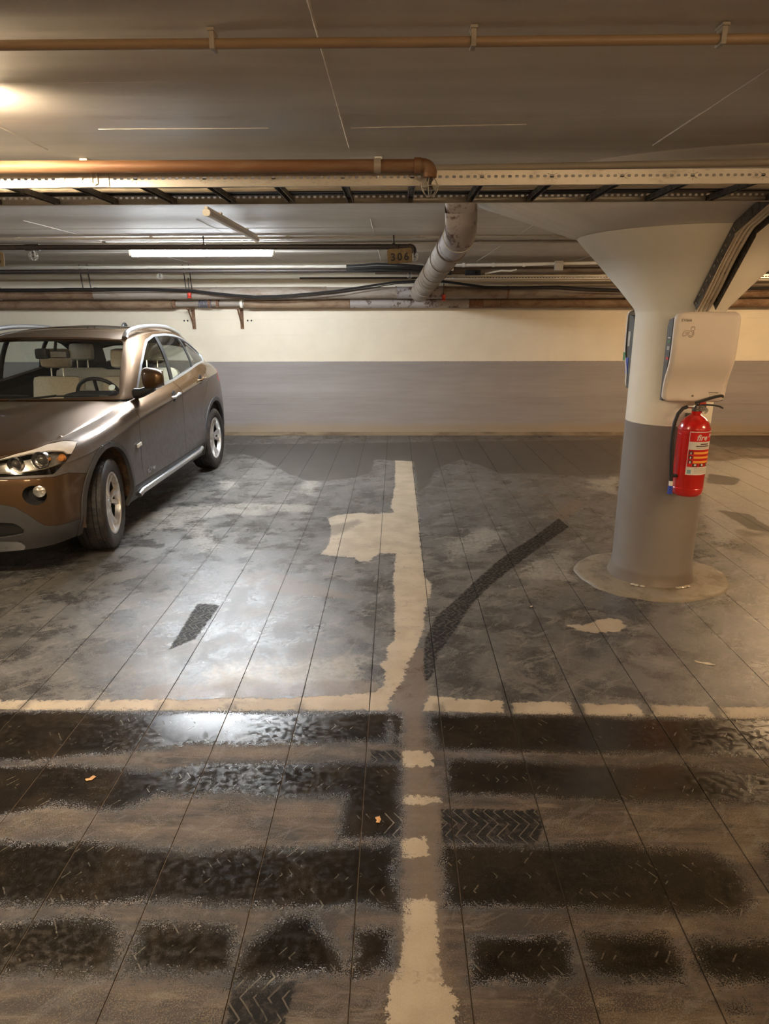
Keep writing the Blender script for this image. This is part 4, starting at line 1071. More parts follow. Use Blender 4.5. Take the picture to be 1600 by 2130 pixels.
# --- lower body ring: stations from nose to tail, rows from sill to belt
LB = [
 [(0, .10, .20), (0, .035, .33), (0, .0, .50), (0, .02, .64), (0, .03, .71), (0, .05, .77), (0, .085, .815)],
 [(.35, .115, .20), (.35, .05, .33), (.35, .015, .50), (.35, .03, .64), (.35, .045, .71), (.35, .065, .765), (.35, .10, .812)],
 [(.57, .155, .205), (.58, .09, .33), (.58, .052, .50), (.58, .058, .64), (.58, .072, .71), (.57, .10, .768), (.55, .135, .812)],
 [(.69, .225, .21), (.72, .16, .335), (.725, .125, .50), (.725, .128, .64), (.72, .145, .715), (.70, .18, .785), (.665, .215, .828)],
 [(.76, .33, .215), (.808, .27, .34), (.818, .243, .50), (.818, .245, .65), (.812, .262, .735), (.785, .305, .812), (.715, .345, .846)],
 [(.80, .47, .22), (.857, .45, .34), (.868, .445, .50), (.874, .45, .66), (.868, .455, .75), (.832, .465, .828), (.74, .475, .864)],
 [(.82, .64, .22), (.872, .63, .34), (.884, .62, .50), (.890, .62, .67), (.886, .62, .765), (.848, .63, .842), (.748, .64, .876)],
 [(.83, .83, .22), (.876, .83, .34), (.888, .83, .50), (.896, .83, .68), (.893, .83, .785), (.856, .83, .862), (.752, .84, .893)],
 [(.83, 1.05, .22), (.876, 1.05, .34), (.886, 1.05, .50), (.892, 1.05, .69), (.894, 1.05, .815), (.858, 1.05, .888), (.755, 1.05, .915)],
 [(.82, 1.27, .22), (.874, 1.27, .34), (.876, 1.27, .50), (.884, 1.27, .70), (.894, 1.27, .842), (.858, 1.27, .912), (.762, 1.26, .942)],
 [(.82, 1.48, .22), (.872, 1.48, .34), (.872, 1.48, .50), (.880, 1.48, .71), (.895, 1.48, .862), (.860, 1.47, .932), (.778, 1.46, .972)],
 [(.82, 1.70, .22), (.872, 1.70, .34), (.870, 1.70, .50), (.879, 1.70, .72), (.896, 1.70, .880), (.862, 1.69, .945), (.803, 1.68, .992)],
 [(.82, 2.10, .22), (.872, 2.10, .34), (.870, 2.10, .50), (.879, 2.10, .74), (.897, 2.10, .905), (.866, 2.10, .965), (.812, 2.10, 1.012)],
 [(.82, 2.50, .22), (.872, 2.50, .35), (.872, 2.50, .51), (.881, 2.50, .77), (.897, 2.50, .937), (.866, 2.50, .995), (.812, 2.50, 1.042)],
 [(.83, 2.95, .22), (.874, 2.95, .36), (.878, 2.95, .52), (.886, 2.95, .79), (.896, 2.95, .972), (.860, 2.95, 1.032), (.800, 2.95, 1.085)],
 [(.84, 3.25, .22), (.878, 3.25, .36), (.886, 3.25, .53), (.892, 3.25, .80), (.892, 3.25, .992), (.850, 3.25, 1.055), (.785, 3.25, 1.115)],
 [(.84, 3.50, .22), (.880, 3.50, .36), (.890, 3.50, .53), (.892, 3.50, .81), (.882, 3.50, 1.005), (.838, 3.50, 1.07), (.768, 3.50, 1.13)],
 [(.83, 3.75, .23), (.870, 3.75, .37), (.880, 3.75, .54), (.876, 3.75, .82), (.856, 3.75, 1.01), (.812, 3.75, 1.08), (.738, 3.74, 1.13)],
 [(.79, 3.97, .25), (.832, 3.98, .38), (.846, 3.98, .55), (.836, 3.98, .82), (.806, 3.97, 1.01), (.765, 3.95, 1.07), (.69, 3.93, 1.12)],
 [(.70, 4.14, .27), (.745, 4.17, .39), (.756, 4.18, .55), (.742, 4.17, .82), (.715, 4.14, 1.00), (.68, 4.10, 1.06), (.62, 4.07, 1.10)],
 [(.55, 4.22, .28), (.57, 4.27, .39), (.575, 4.28, .55), (.57, 4.26, .82), (.555, 4.21, 1.00), (.53, 4.17, 1.05), (.50, 4.14, 1.09)],
 [(.25, 4.26, .28), (.26, 4.31, .39), (.26, 4.32, .55), (.26, 4.30, .82), (.26, 4.25, 1.00), (.25, 4.21, 1.05), (.25, 4.18, 1.085)],
 [(0, 4.27, .28), (0, 4.32, .39), (0, 4.33, .55), (0, 4.31, .82), (0, 4.26, 1.00), (0, 4.22, 1.05), (0, 4.19, 1.085)],
]
_lb = []
for st_ in LB:
    r3, r4 = np.array(st_[3]), np.array(st_[4]); wy = float(np.clip((r4[1]-1.0)/.5, 0, 1)*np.clip((4.0-r4[1])/.4, 0, 1))
    q = r4+(r3-r4)*.16; q[0] -= .009*wy; _lb.append(list(st_[:4])+[tuple(q)]+list(st_[4:]))
LBn = net(_lb, 7, 7)
# --- greenhouse ring: base, two mid rows, roof edge
GB = [
 [(0, 1.28, 1.005), (0, 1.86, 1.452)], [(.30, 1.29, 1.003), (.25, 1.865, 1.450)], [(.57, 1.37, .998), (.46, 1.885, 1.442)], [(.700, 1.445, .992), (.585, 1.93, 1.432)],
 [(.745, 1.50, .985), (.635, 2.00, 1.432)], [(.778, 1.60, .985), (.655, 2.10, 1.445)], [(.805, 1.82, 1.00), (.668, 2.26, 1.462)], [(.812, 2.10, 1.010), (.668, 2.42, 1.472)], [(.812, 2.50, 1.040), (.662, 2.68, 1.475)],
 [(.800, 2.95, 1.083), (.648, 3.02, 1.462)], [(.785, 3.25, 1.112), (.628, 3.26, 1.438)], [(.766, 3.50, 1.128), (.604, 3.46, 1.408)], [(.735, 3.74, 1.128), (.575, 3.62, 1.375)],
 [(.687, 3.93, 1.118), (.545, 3.74, 1.350)], [(.618, 4.07, 1.098), (.505, 3.83, 1.335)], [(.498, 4.14, 1.088), (.43, 3.89, 1.335)], [(.25, 4.18, 1.083), (.22, 3.93, 1.342)], [(0, 4.19, 1.083), (0, 3.94, 1.345)],
]
rows = []
for b, t in GB:
    b, t = np.array(b), np.array(t); r_ = []
    outw = np.array([b[0]-0, b[1]-2.7, 0]); outw = np.array([outw[0]*1.0, 0 if 1.6 < b[1] < 3.9 else outw[1]*.25, 0]); outw = outw/(np.linalg.norm(outw)+1e-9)
    for k, bul in ((0, 0), (.33, .022), (.68, .024), (1, 0)): r_.append(b+(t-b)*k+outw*bul)
    rows.append(r_)
GHn = net(rows, 7, 6)

def to_bm(P, mirror=False):
    mb = MB(); q = P.copy()
    if mirror: q[..., 0] *= -1
    mb.grid(q, flip=mirror); return mb
def coons(front, side, rear, centre, ns, nt, crown=None):
    """patch: s 0 at the centre line .. 1 at the edge, t 0 front .. 1 rear"""
    def rs(P, n):
        P = np.asarray(P, float); d = np.r_[0, np.cumsum(np.linalg.norm(np.diff(P, axis=0), axis=1))]; d /= d[-1]
        u = np.linspace(0, 1, n); return np.stack([np.interp(u, d, P[:, k]) for k in range(3)], 1)
    F, Sd, B, C = rs(front, ns), rs(side, nt), rs(rear, ns), rs(centre, nt)
    s = np.linspace(0, 1, ns)[None, :, None]; t = np.linspace(0, 1, nt)[:, None, None]
    P = (1-t)*F[None]+t*B[None]+(1-s)*C[:, None]+s*Sd[:, None]-((1-s)*(1-t)*F[0]+s*(1-t)*F[-1]+(1-s)*t*B[0]+s*t*B[-1])
    if crown: P[..., 2] += (crown*(1-s**2.0)*s*0+crown*(4*s*(1-s))*(4*t*(1-t)).clip(0, 1)**.5)[..., 0]
    return P
nose_e = LBn[:, -1]                       # top row of the lower ring
i5 = 7*5
hf = nose_e[:i5+1]; hs = nose_e[i5:7*10+1]
cowl = crom([(0, 1.24, 1.000), (.30, 1.26, .998), (.56, 1.345, .990), (.70, 1.42, .978), tuple(nose_e[70])], 6)
hc = crom([tuple(nose_e[0]), (0, .22, .868), (0, .45, .915), (0, .80, .962), (0, 1.24, 1.000)], 8)
HOOD = coons(hf, hs, cowl, hc, 30, 44, .022)
# shaped crease on the bonnet
sx = np.linspace(0, 1, 30)[None, :]; ty = np.linspace(0, 1, 44)[:, None]
HOOD[..., 2] += .012*np.exp(-((sx-(.52+.18*ty))/.10)**2)*np.sin(np.clip(ty, 0, 1)*PI)**.6
re_ = GHn[:, -1]
RF = re_[:7*4+1]; RS = re_[7*4:7*14+1]; RB = re_[7*14:][::-1]
rc = crom([tuple(re_[0]), (0, 2.05, 1.492), (0, 2.40, 1.527), (0, 2.80, 1.532), (0, 3.3, 1.508), (0, 3.7, 1.44), tuple(re_[-1])], 6)
ROOF = coons(RF, RS, RB, rc, 26, 60, .010)

def sdv(poly, plane):
    """implicit outline on the bodywork: plane 'yz','xz','xy' or 'px'"""
    def f(P):
        if plane == 'px': Q = cpx(P)
        else: Q = P[:, ['xyz'.index(plane[0]), 'xyz'.index(plane[1])]]
        return poly_sd(Q, poly)/(260.0 if plane == 'px' else 1.0)
    return f
def circ(cy_, cz_, r_): return lambda P: np.hypot(P[:, 1]-cy_, P[:, 2]-cz_)-r_
def cut(mb, f):
    """split the mesh along f = 0 and return a face classifier"""
    bm = mb.bm; bm.verts.ensure_lookup_table(); bm.verts.index_update()
    P = np.array([v.co[:] for v in bm.verts]); Q = np.abs(P*[1, 0, 0])+P*[0, 1, 1]
    val = f(Q); val[np.abs(val) < 2e-4] = 0
    vv = {v: val[i] for i, v in enumerate(bm.verts)}
    for e in list(bm.edges):
        a, b = e.verts; fa_, fb_ = vv[a], vv[b]
        if fa_*fb_ < 0:
            t = fa_/(fa_-fb_); ne, nv = bmesh.utils.edge_split(e, a, t); vv[nv] = 0.0
    for fc in list(bm.faces):
        z = [v for v in fc.verts if vv[v] == 0]
        if len(z) == 2 and len(fc.verts) > 3 and any(vv[v] > 0 for v in fc.verts) and any(vv[v] < 0 for v in fc.verts):
            try: bmesh.utils.face_split(fc, z[0], z[1])
            except ValueError: pass
    def fx(c): return f(np.array([[abs(c.x), c.y, c.z]]))[0]
    return vv
def classify(bm, f):
    cs = [fc.calc_center_median() for fc in bm.faces]
    Q = np.array([[abs(c.x), c.y, c.z] for c in cs]); return f(Q)
def take(mb, sel):
    """new MB with the selected faces"""
    out = MB(); mp = {}
    for fc in sel:
        vs = []
        for v in fc.verts:
            if v not in mp: mp[v] = out.bm.verts.new(v.co)
            vs.append(mp[v])
        try: g = out.bm.faces.new(vs); g.smooth = True
        except ValueError: pass
    return out
def shell(mb, th, inset=.0):
    """give the panel depth: pull the rim inwards"""
    bm = mb.bm; bm.normal_update()
    rim = [e for e in bm.edges if e.is_boundary]
    if not rim: return mb
    nrm = {v: v.normal.copy() for e in rim for v in e.verts}
    new = {v: bm.verts.new(v.co-nrm[v]*th) for v in nrm}
    for e in rim:
        a, b = e.verts
        lf = e.link_faces[0]; lp = [l for l in lf.loops if l.edge == e][0]
        if lp.vert == a: a, b = b, a
        try: g = bm.faces.new((a, b, new[b], new[a])); g.smooth = True; g.material_index = lf.material_index
        except ValueError: pass
    return mb
GAP = .0030
class Panels:
    """one master skin divided by outlines into separate panels with real shut gaps"""
    def __init__(s, P, mirror): s.mb = to_bm(P, mirror); s.cuts = []
    def cut(s, f, gap=GAP):
        if gap:
            cut(s.mb, lambda P: f(P)-gap); cut(s.mb, lambda P: f(P)+gap)
        else: cut(s.mb, f)
        s.cuts.append((f, gap))
    def done(s):
        s.v = [(classify(s.mb.bm, f), g) for f, g in s.cuts]; s.faces = list(s.mb.bm.faces); s.cy = [f_.calc_center_median().y for f_ in s.faces]
    def sel(s, rule):
        """rule(dict index-> -1 inside, +1 outside, 0 in the gap)"""
        out = []
        for i, fc in enumerate(s.faces):
            c = [(-1 if v[i] < -(g or 0) else (1 if v[i] > (g or 0) else 0)) for v, g in s.v]
            if rule(c+[s.cy[i]]): out.append(fc)
        return out

FWY, RWY, WZ = .812, 3.492, .328
archF, archR = circ(.795, .365, .372), circ(3.485, .365, .372)
clF, clR = circ(.790, .365, .412), circ(3.487, .365, .412)
doorF = sdv([(1.405, .352), (1.395, .55), (1.40, .80), (1.385, .93), (1.36, 1.3), (2.43, 1.3), (2.44, 1.0), (2.478, .80), (2.492, .62), (2.488, .352)], 'yz')
doorR = sdv([(2.488, .352), (2.492, .62), (2.478, .80), (2.44, 1.0), (2.43, 1.3), (3.35, 1.3), (3.33, 1.05), (3.27, .92), (3.15, .82), (3.08, .70), (3.04, .56), (3.02, .44), (3.00, .355)], 'yz')
sill = sdv([(-1, -1), (-1, .352), (1.2, .352), (3.1, .357), (5, .40), (5, -1)], 'yz')
HLP = [(0, 955), (49, 938), (87.5, 925.5), (133, 916.5), (161, 917.6), (157.5, 929), (149, 944), (136.5, 962), (122.5, 977), (112, 986), (70, 988.5), (0, 992), (-60, 1000), (-92, 995), (-88, 985), (-50, 970)]
headl = sdv(HLP, 'px')
lid = sdv([(-120, 968), (0, 956.5), (66, 942), (105, 937), (133, 938), (140, 944), (150, 944), (200, 900), (0, 880), (-120, 900)], 'px')
fog = sdv([(72+26.5*math.cos(a)*math.cos(.12)-20.5*math.sin(a)*math.sin(.12)*-1, 1030.5+20.5*math.sin(a)) for a in np.linspace(0, 2*PI, 28, endpoint=False)], 'px')
clad = sdv([(-400, 1035), (-200, 1036), (-60, 1043), (0, 1049), (30.6, 1055), (61, 1072.5), (78, 1085), (95.4, 1094), (120, 1093), (150, 1085), (185, 1073), (230, 1040), (260, 1300), (-400, 1300)], 'px')
grl = sdv([(-260, 1086), (0, 1087), (31.5, 1089), (46, 1098), (52.5, 1105), (49, 1111), (30, 1115), (0, 1119.5), (-260, 1135)], 'px')
skid = sdv([(-400, 1150), (-200, 1139), (0, 1127), (42, 1127.6), (54, 1137), (30, 1180), (-400, 1200)], 'px')
bump = sdv([(-400, 1001), (-100, 1000), (0, 998), (70, 995), (112, 992.5), (140, 984), (166, 984), (190, 985), (191, 1300), (-400, 1300)], 'px')
kid = sdv([(.035, .58), (.20, .57), (.255, .62), (.26, .70), (.22, .762), (.06, .775), (.035, .76)], 'xz')
front = lambda P: P[:, 1]-1.15
tailL = sdv([(3.86, .90), (4.6, .86), (4.6, 1.07), (3.98, 1.08), (3.86, 1.03), (3.80, .96)], 'yz')
swA = []
def near(f, lim, sign=1):     # restrict an outline to one end of the car
    return lambda P: np.maximum(f(P), (P[:, 1]-lim)*sign)
headl2, lid2, fog2, clad2, grl2, skid2, bump2, kid2 = [near(f, 1.0) for f in (headl, lid, fog, clad, grl, skid, bump, kid)]
for side, mir in ((1, False), (-1, True)):
    pn = Panels(LBn, mir)
    for f, g in ((archF, 0), (archR, 0), (clF, .0012), (clR, .0012), (doorF, GAP), (doorR, GAP), (near(sill, .9, -1), .002), (headl2, .0022), (lid2, .001), (fog2, 0), (clad2, .0012), (grl2, 0), (skid2, .001), (bump2, .0018), (kid2, 0), (tailL, .002)): pn.cut(f, g)
    pn.done()
    # 0 archF 1 archR 2 clF 3 clR 4 doorF 5 doorR 6 sill 7 headlamp 8 lid 9 fog 10 cladding 11 grille 12 skid 13 bumper 14 kidney 15 tail
    base = lambda c: c[0] > 0 and c[1] > 0
    def emitp(name, rule, mat, th=.012, label=None, parent=car):
        fs = pn.sel(rule)
        if not fs: return None
        o = shell(take(pn.mb, fs), th).build(name, mat, parent, recalc=False)
        if label: o['label'] = label
        return o
    body = lambda c: base(c) and c[2] > 0 and c[3] > 0 and c[6] > 0
    dF = emitp('door', lambda c: body(c) and c[4] < 0 and c[10] > 0, M['paint'])
    dR = emitp('door', lambda c: body(c) and c[5] < 0 and c[4] > 0, M['paint'])
    for lo_, hi_ in ((-9, 2.3), (2.3, 9)): emitp('fender' if hi_ < 9 else 'rear_quarter', lambda c: lo_ < c[-1] < hi_ and body(c) and c[4] > 0 and c[5] > 0 and c[7] > 0 and c[13] > 0 and c[10] > 0 and c[14] > 0 and c[15] > 0, M['paint'])
    emitp('bumper', lambda c: base(c) and c[2] > 0 and c[7] > 0 and c[13] < 0 and c[10] > 0 and c[9] > 0 and c[14] > 0, M['paint_front'])
    emitp('lower_bumper', lambda c: base(c) and c[10] < 0 and c[11] > 0 and c[12] > 0 and (c[2] > 0), M['clad'])
    emitp('skid_plate', lambda c: base(c) and c[12] < 0, M['satin'], label='pale silver skid plate')
    emitp('sill_trim', lambda c: base(c) and c[6] < 0 and c[10] > 0 and c[2] > 0 and c[3] > 0, M['clad'])
    emitp('headlamp_lid', lambda c: base(c) and c[7] < 0 and c[8] < 0, M['eyelid'], label='pale trim above the headlamp lens')
    lens = emitp('headlamp', lambda c: base(c) and c[7] < 0 and c[8] > 0, M['lens'], .002)
    emitp('kidney_grille', lambda c: base(c) and c[14] < 0, M['void'], .002)
    emitp('tail_lamp', lambda c: base(c) and c[15] < 0, M['tail_red'])
    # wheel-arch cladding, standing proud
    for a_, b_ in ((0, 2), (1, 3)):
        fs = pn.sel(lambda c: base(c) and c[b_] < 0 and c[10] > (-2 if b_ == 3 else -2) and c[12] > 0)
        if fs:
            q = take(pn.mb, fs); q.bm.normal_update()
            for v in q.bm.verts: v.co += v.normal*.007
            shell(q, .03).build('arch_trim', M['clad'], car, recalc=False)
    # recessed grille mesh
    fs = pn.sel(lambda c: base(c) and c[11] < 0)
    if fs:
        q = take(pn.mb, fs)
        for v in q.bm.verts: v.co.y += .02
        q.build('lower_grille', M['black'], car, recalc=False)
    # fog lamp bowl
    fs = pn.sel(lambda c: base(c) and c[9] < 0)
    if fs:
        q = take(pn.mb, fs); cs = sum((v.co for v in q.bm.verts), Vector())/len(q.bm.verts)
        rim = [v for v in q.bm.verts if v.is_boundary]
        for v in q.bm.verts:
            if not v.is_boundary: v.co += Vector((-.012*side, .05, 0))
        q.build('fog_lamp_bowl', M['void'], car, recalc=False)
        fl = MB(); nd = Vector((.25*side, -1, 0)).normalized()
        rot = nd.to_track_quat('Z', 'Y').to_matrix().to_4x4()
        fl.lathe([(0, .012), (.022, .010), (.036, .003), (.038, -.01), (.036, -.02)], n=24, mat=Matrix.Translation(cs+Vector((.018*side, .018, .018))) @ rot)
        fl.build('fog_lamp', M['reflector'], car)
    pn.mb.bm.free()
    # --- greenhouse
    gp = Panels(GHn, mir)
    ws = sdv([(-.2, 1.0), (-.2, 1.012), (.70, 1.018), (.712, 1.035), (.617, 1.40), (.595, 1.424), (.25, 1.437), (-.2, 1.440)], 'xz')
    wsf = near(ws, 2.06)
    dlo = sdv([(1.665, 1.005), (1.78, 1.115), (1.92, 1.225), (2.08, 1.33), (2.22, 1.40), (2.42, 1.436), (2.75, 1.437), (3.02, 1.420), (3.22, 1.390), (3.42, 1.335), (3.60, 1.262), (3.72, 1.20), (3.745, 1.165), (3.70, 1.150), (3.50, 1.146), (3.3, 1.138), (3.0, 1.106), (2.5, 1.060), (2.1, 1.032), (1.8, 1.015)], 'yz')
    rear_w = near(sdv([(-.2, 1.12), (.52, 1.12), (.47, 1.31), (-.2, 1.32)], 'xz'), 3.95, -1)
    bp = sdv([(2.395, .9), (2.470, .9), (2.520, 1.6), (2.455, 1.6)], 'yz')      # pillar between the doors
    cp = sdv([(3.12, .9), (3.155, .9), (3.17, 1.6), (3.10, 1.6)], 'yz')
    dloO = lambda P: dlo(P)-.020
    for f, g in ((wsf, .0), (dlo, 0), (dloO, 0), (bp, 0), (cp, 0), (rear_w, 0)): gp.cut(f, g)
    gp.done()
    def emitg(name, rule, mat, th=.01, off=0, label=None):
        fs = gp.sel(rule)
        if not fs: return None
        q = take(gp.mb, fs); q.bm.normal_update()
        if off:
            for v in q.bm.verts: v.co += v.normal*off
        if th: shell(q, th)
        o = q.build(name, mat, car, recalc=False)
        if label: o['label'] = label
        return o
    side_ = lambda c: c[0] > 0 and c[5] > 0
    emitg('pillars', lambda c: c[0] > 0 and c[5] > 0 and c[2] > 0, M['paint_front'], .02)
    emitg('windscreen', lambda c: c[0] < 0, M['glass'], 0)
    emitg('rear_window', lambda c: c[5] < 0, M['glass_dark'], 0)
    emitg('window', lambda c: side_(c) and c[1] < 0 and c[3] > 0 and c[4] > 0, M['glass_side'], 0, -.006)
    emitg('window_frame', lambda c: side_(c) and c[2] < 0 and (c[1] > 0), M['satin'], .012, .002, 'satin window surround')
    emitg('door_post', lambda c: side_(c) and c[1] < 0 and c[3] < 0, M['black'], .012, -.002)
    emitg('door_post', lambda c: side_(c) and c[1] < 0 and c[4] < 0, M['black'], .012, -.002)
    gp.mb.bm.free()
    # --- bonnet and roof halves
    def half(P, name, mat, th):
        q = P.copy(); q[..., 0] *= side
        mb = MB(); mb.grid(q, flip=(side < 0)); mb.bm.normal_update()
        if mb.bm.faces and sum(f.normal.z for f in mb.bm.faces) < 0: bmesh.ops.reverse_faces(mb.bm, faces=mb.bm.faces[:])
        return mb
    hm = half(HOOD, 'bonnet', None, 0)
    if side > 0: hoodmb = hm
    else:
        for fc in hm.bm.faces:
            vs = [hoodmb.bm.verts.new(v.co) for v in fc.verts]; g = hoodmb.bm.faces.new(vs); g.smooth = True
        bmesh.ops.remove_doubles(hoodmb.bm, verts=hoodmb.bm.verts, dist=.0004)
        for v in hoodmb.bm.verts:
            if v.is_boundary: v.co.x *= .9965; v.co.y += .003 if v.co.y < .6 else 0
        shell(hoodmb, .015).build('bonnet', M['paint_front'], car, recalc=False)
    rm = half(ROOF, 'roof', None, 0)
    if side > 0: roofmb = rm
    else:
        for fc in rm.bm.faces:
            vs = [roofmb.bm.verts.new(v.co) for v in fc.verts]; g = roofmb.bm.faces.new(vs); g.smooth = True
        bmesh.ops.remove_doubles(roofmb.bm, verts=roofmb.bm.verts, dist=.0004)
        shell(roofmb, .01).build('roof', M['paint_front'], car, recalc=False)

# ---------------------------------------------------------------- car: underside, lining, wheels
def l2w(p): return Vector((CO.x+_cl*p[0]-_sl*p[1], CO.y+_sl*p[0]+_cl*p[1], p[2]))
def carat(px, py, x=None, y=None, z=None):
    d = (px-800)*_rt-(py-1065)*_up+CAM_F*_f
    c = np.array([(-CO.x)*_cl+(-CO.y)*_sl, (-CO.x)*-_sl+(-CO.y)*_cl, CAM_H]); r_ = np.array([d[0]*_cl+d[1]*_sl, -d[0]*_sl+d[1]*_cl, d[2]])
    t = (x-c[0])/r_[0] if x is not None else ((y-c[1])/r_[1] if y is not None else (z-c[2])/r_[2])
    return c+t*r_
mb = MB()
mb.box((0, 2.15, .27), (1.0, 3.7, .08)); mb.box((0, 2.14, .27), (1.60, 1.85, .10)); mb.box((0, .36, .48), (1.36, .10, .40), bev=.03); mb.box((0, 3.98, .52), (1.30, .10, .42), bev=.03)
mb.build('underbody', M['void'], car)['kind'] = 'stuff'
for y_ in (.80, 3.487):
    for s_ in (1, -1):
        mb = MB(); A = np.linspace(R(-12), R(192), 26)
        P = [[(s_*xx, y_+.405*math.cos(a), .36+.405*math.sin(a)) for a in A] for xx in (.50, .62, .74, .862)]
        mb.grid(np.array(P)); V = [mb.bm.verts.new((s_*.505, y_+.41*math.cos(a), .36+.41*math.sin(a))) for a in A]; mb.face(V)
        mb.build('wheel_arch_liner', M['liner'], car)
# cabin lining, dashboard, seats
q = LBn[7*9:, 14:].copy(); q[..., 0] = np.maximum(q[..., 0]-.055, 0); q[..., 1] = np.minimum(q[..., 1], 4.08)
for s_ in (1, -1):
    w = q.copy(); w[..., 0] *= s_; mb = MB(); mb.grid(w); mb.build('door_lining', M['trimdark'], car)
q = ROOF.copy(); q[..., 2] -= .035; q[..., 0] *= .96
mb = MB(); mb.grid(q); w = q.copy(); w[..., 0] *= -1; mb.grid(w); mb.build('headliner', simple('grey_headliner', (.10, .095, .09), .8), car)
mb = MB(); mb.box((0, 2.7, .50), (1.55, 2.6, .06)); mb.build('cabin_floor', M['trimdark'], car)
mb = MB(); mb.box((0, 1.56, .82), (1.34, .40, .26), bev=.05)
mb.box((.44, 1.62, .985), (.38, .26, .09), bev=.04); mb.box((.0, 1.40, .925), (1.10, .16, .04)); mb.build('dashboard', M['trimdark'], car)
def cushion(c, d, bev=.045, rx=0.0): 
    mb = MB(); mb.box((0, 0, 0), d, bev=bev)
    for v in mb.bm.verts: v.co.y -= .02*(1-(2*v.co.x/d[0])**2)*(1 if v.co.y < 0 else 0)
    mb.bm.transform(Matrix.Translation(c) @ Matrix.Rotation(rx, 4, 'X')); return mb
def seat(x, y, w, zt, hr=True, hw=.27):
    t = cushion((x, y+.02, zt-.30), (w, .15, .62), .05, R(-14)).build('seat', M['beige'], car)
    mb = cushion((x, y-.26, .60), (w, .52, .16), .05); mb.build('seat_base', M['beige'], t)
    if hr:
        cushion((x, y+.075, zt+.165), (hw, .10, .17), .045, R(-8)).build('headrest', M['beige'], t)
        for s_ in (-1, 1): mb = MB(); mb.tube([(x+s_*.055, y+.06, zt-.02), (x+s_*.055, y+.072, zt+.12)], .007, n=8); mb.build('headrest_post', M['chrome'], t)
seat(-.20, 2.28, .44, 1.085); seat(.44, 2.28, .44, 1.085)
seat(-.36, 3.12, .50, 1.10, hw=.24); seat(.36, 3.12, .50, 1.10, hw=.24)
mb = cushion((0, 3.14, .83), (1.25, .16, .52), .04, R(-14)); mb.build('rear_bench', M['beige'], car)
sw = Matrix.Translation((.42, 1.80, .965)) @ Matrix.Rotation(R(-62), 4, 'X')
mb = MB(); mb.tube([tuple(sw @ Vector((.185*math.cos(a), .185*math.sin(a), 0))) for a in np.linspace(0, 2*PI, 37)], .015, n=10)
for a in (0, 180, 270): mb.tube([tuple(sw @ Vector((.04*math.cos(R(a)), .04*math.sin(R(a)), -.02))), tuple(sw @ Vector((.18*math.cos(R(a)), .18*math.sin(R(a)), 0)))], .014, n=8)
mb.lathe([(.0, .012), (.055, .006), (.062, -.03), (.03, -.06)], n=20, mat=sw); mb.build('steering_wheel', M['black'], car)
m_ = carat(120, 737, y=1.80)
mb = MB(); mb.box(tuple(m_), (.20, .03, .062), bev=.014); mb.tube([(m_[0]-.02, 1.79, m_[2]), (m_[0]-.05, 1.90, 1.43)], .012, n=8); o = mb.build('rear_view_mirror', M['black'], car)
mb = MB(); mb.box((m_[0]+.015, 1.782, m_[2]), (.13, .004, .045)); mb.build('mirror_glass', M['reflector'], o)
m2 = carat(88, 736, y=1.78); mb = MB(); mb.box(tuple(m2), (.10, .07, .085), bev=.02); mb.build('sensor_box', M['black'], car)
m3 = carat(234, 806, y=1.47); mb = MB(); mb.lathe([(0, .001), (.026, .001), (.026, -.001)], n=20, mat=Matrix.Translation((m3[0]-.01, 1.482, m3[2])) @ Matrix.Rotation(R(52), 4, 'X')); mb.build('parking_disc', simple('pale_blue_sticker', (.62, .78, .82), .4), car)
# wipers and black cowl
mb = MB(); mb.grid(np.array([[(x_, y0+.16*(x_/.7)**2, z_) for x_ in np.linspace(-.56, .56, 24)] for y0, z_ in ((1.262, .955), (1.30, .965), (1.34, .95))])); mb.build('cowl', M['black'], car)
for a, b in (((-.55, 1.36, 1.010), (.08, 1.33, 1.032)), ((-.02, 1.30, 1.008), (.58, 1.43, 1.022))):
    mb = MB(); mb.tube([a, ((a[0]+b[0])/2, (a[1]+b[1])/2-.005, (a[2]+b[2])/2+.012), b], .007, n=6); mb.tube([(a[0]-.03, a[1]-.02, a[2]-.01), ((a[0]+b[0])/2, (a[1]+b[1])/2-.012, (a[2]+b[2])/2+.016)], .009, n=6); mb.build('wiper', M['black'], car)

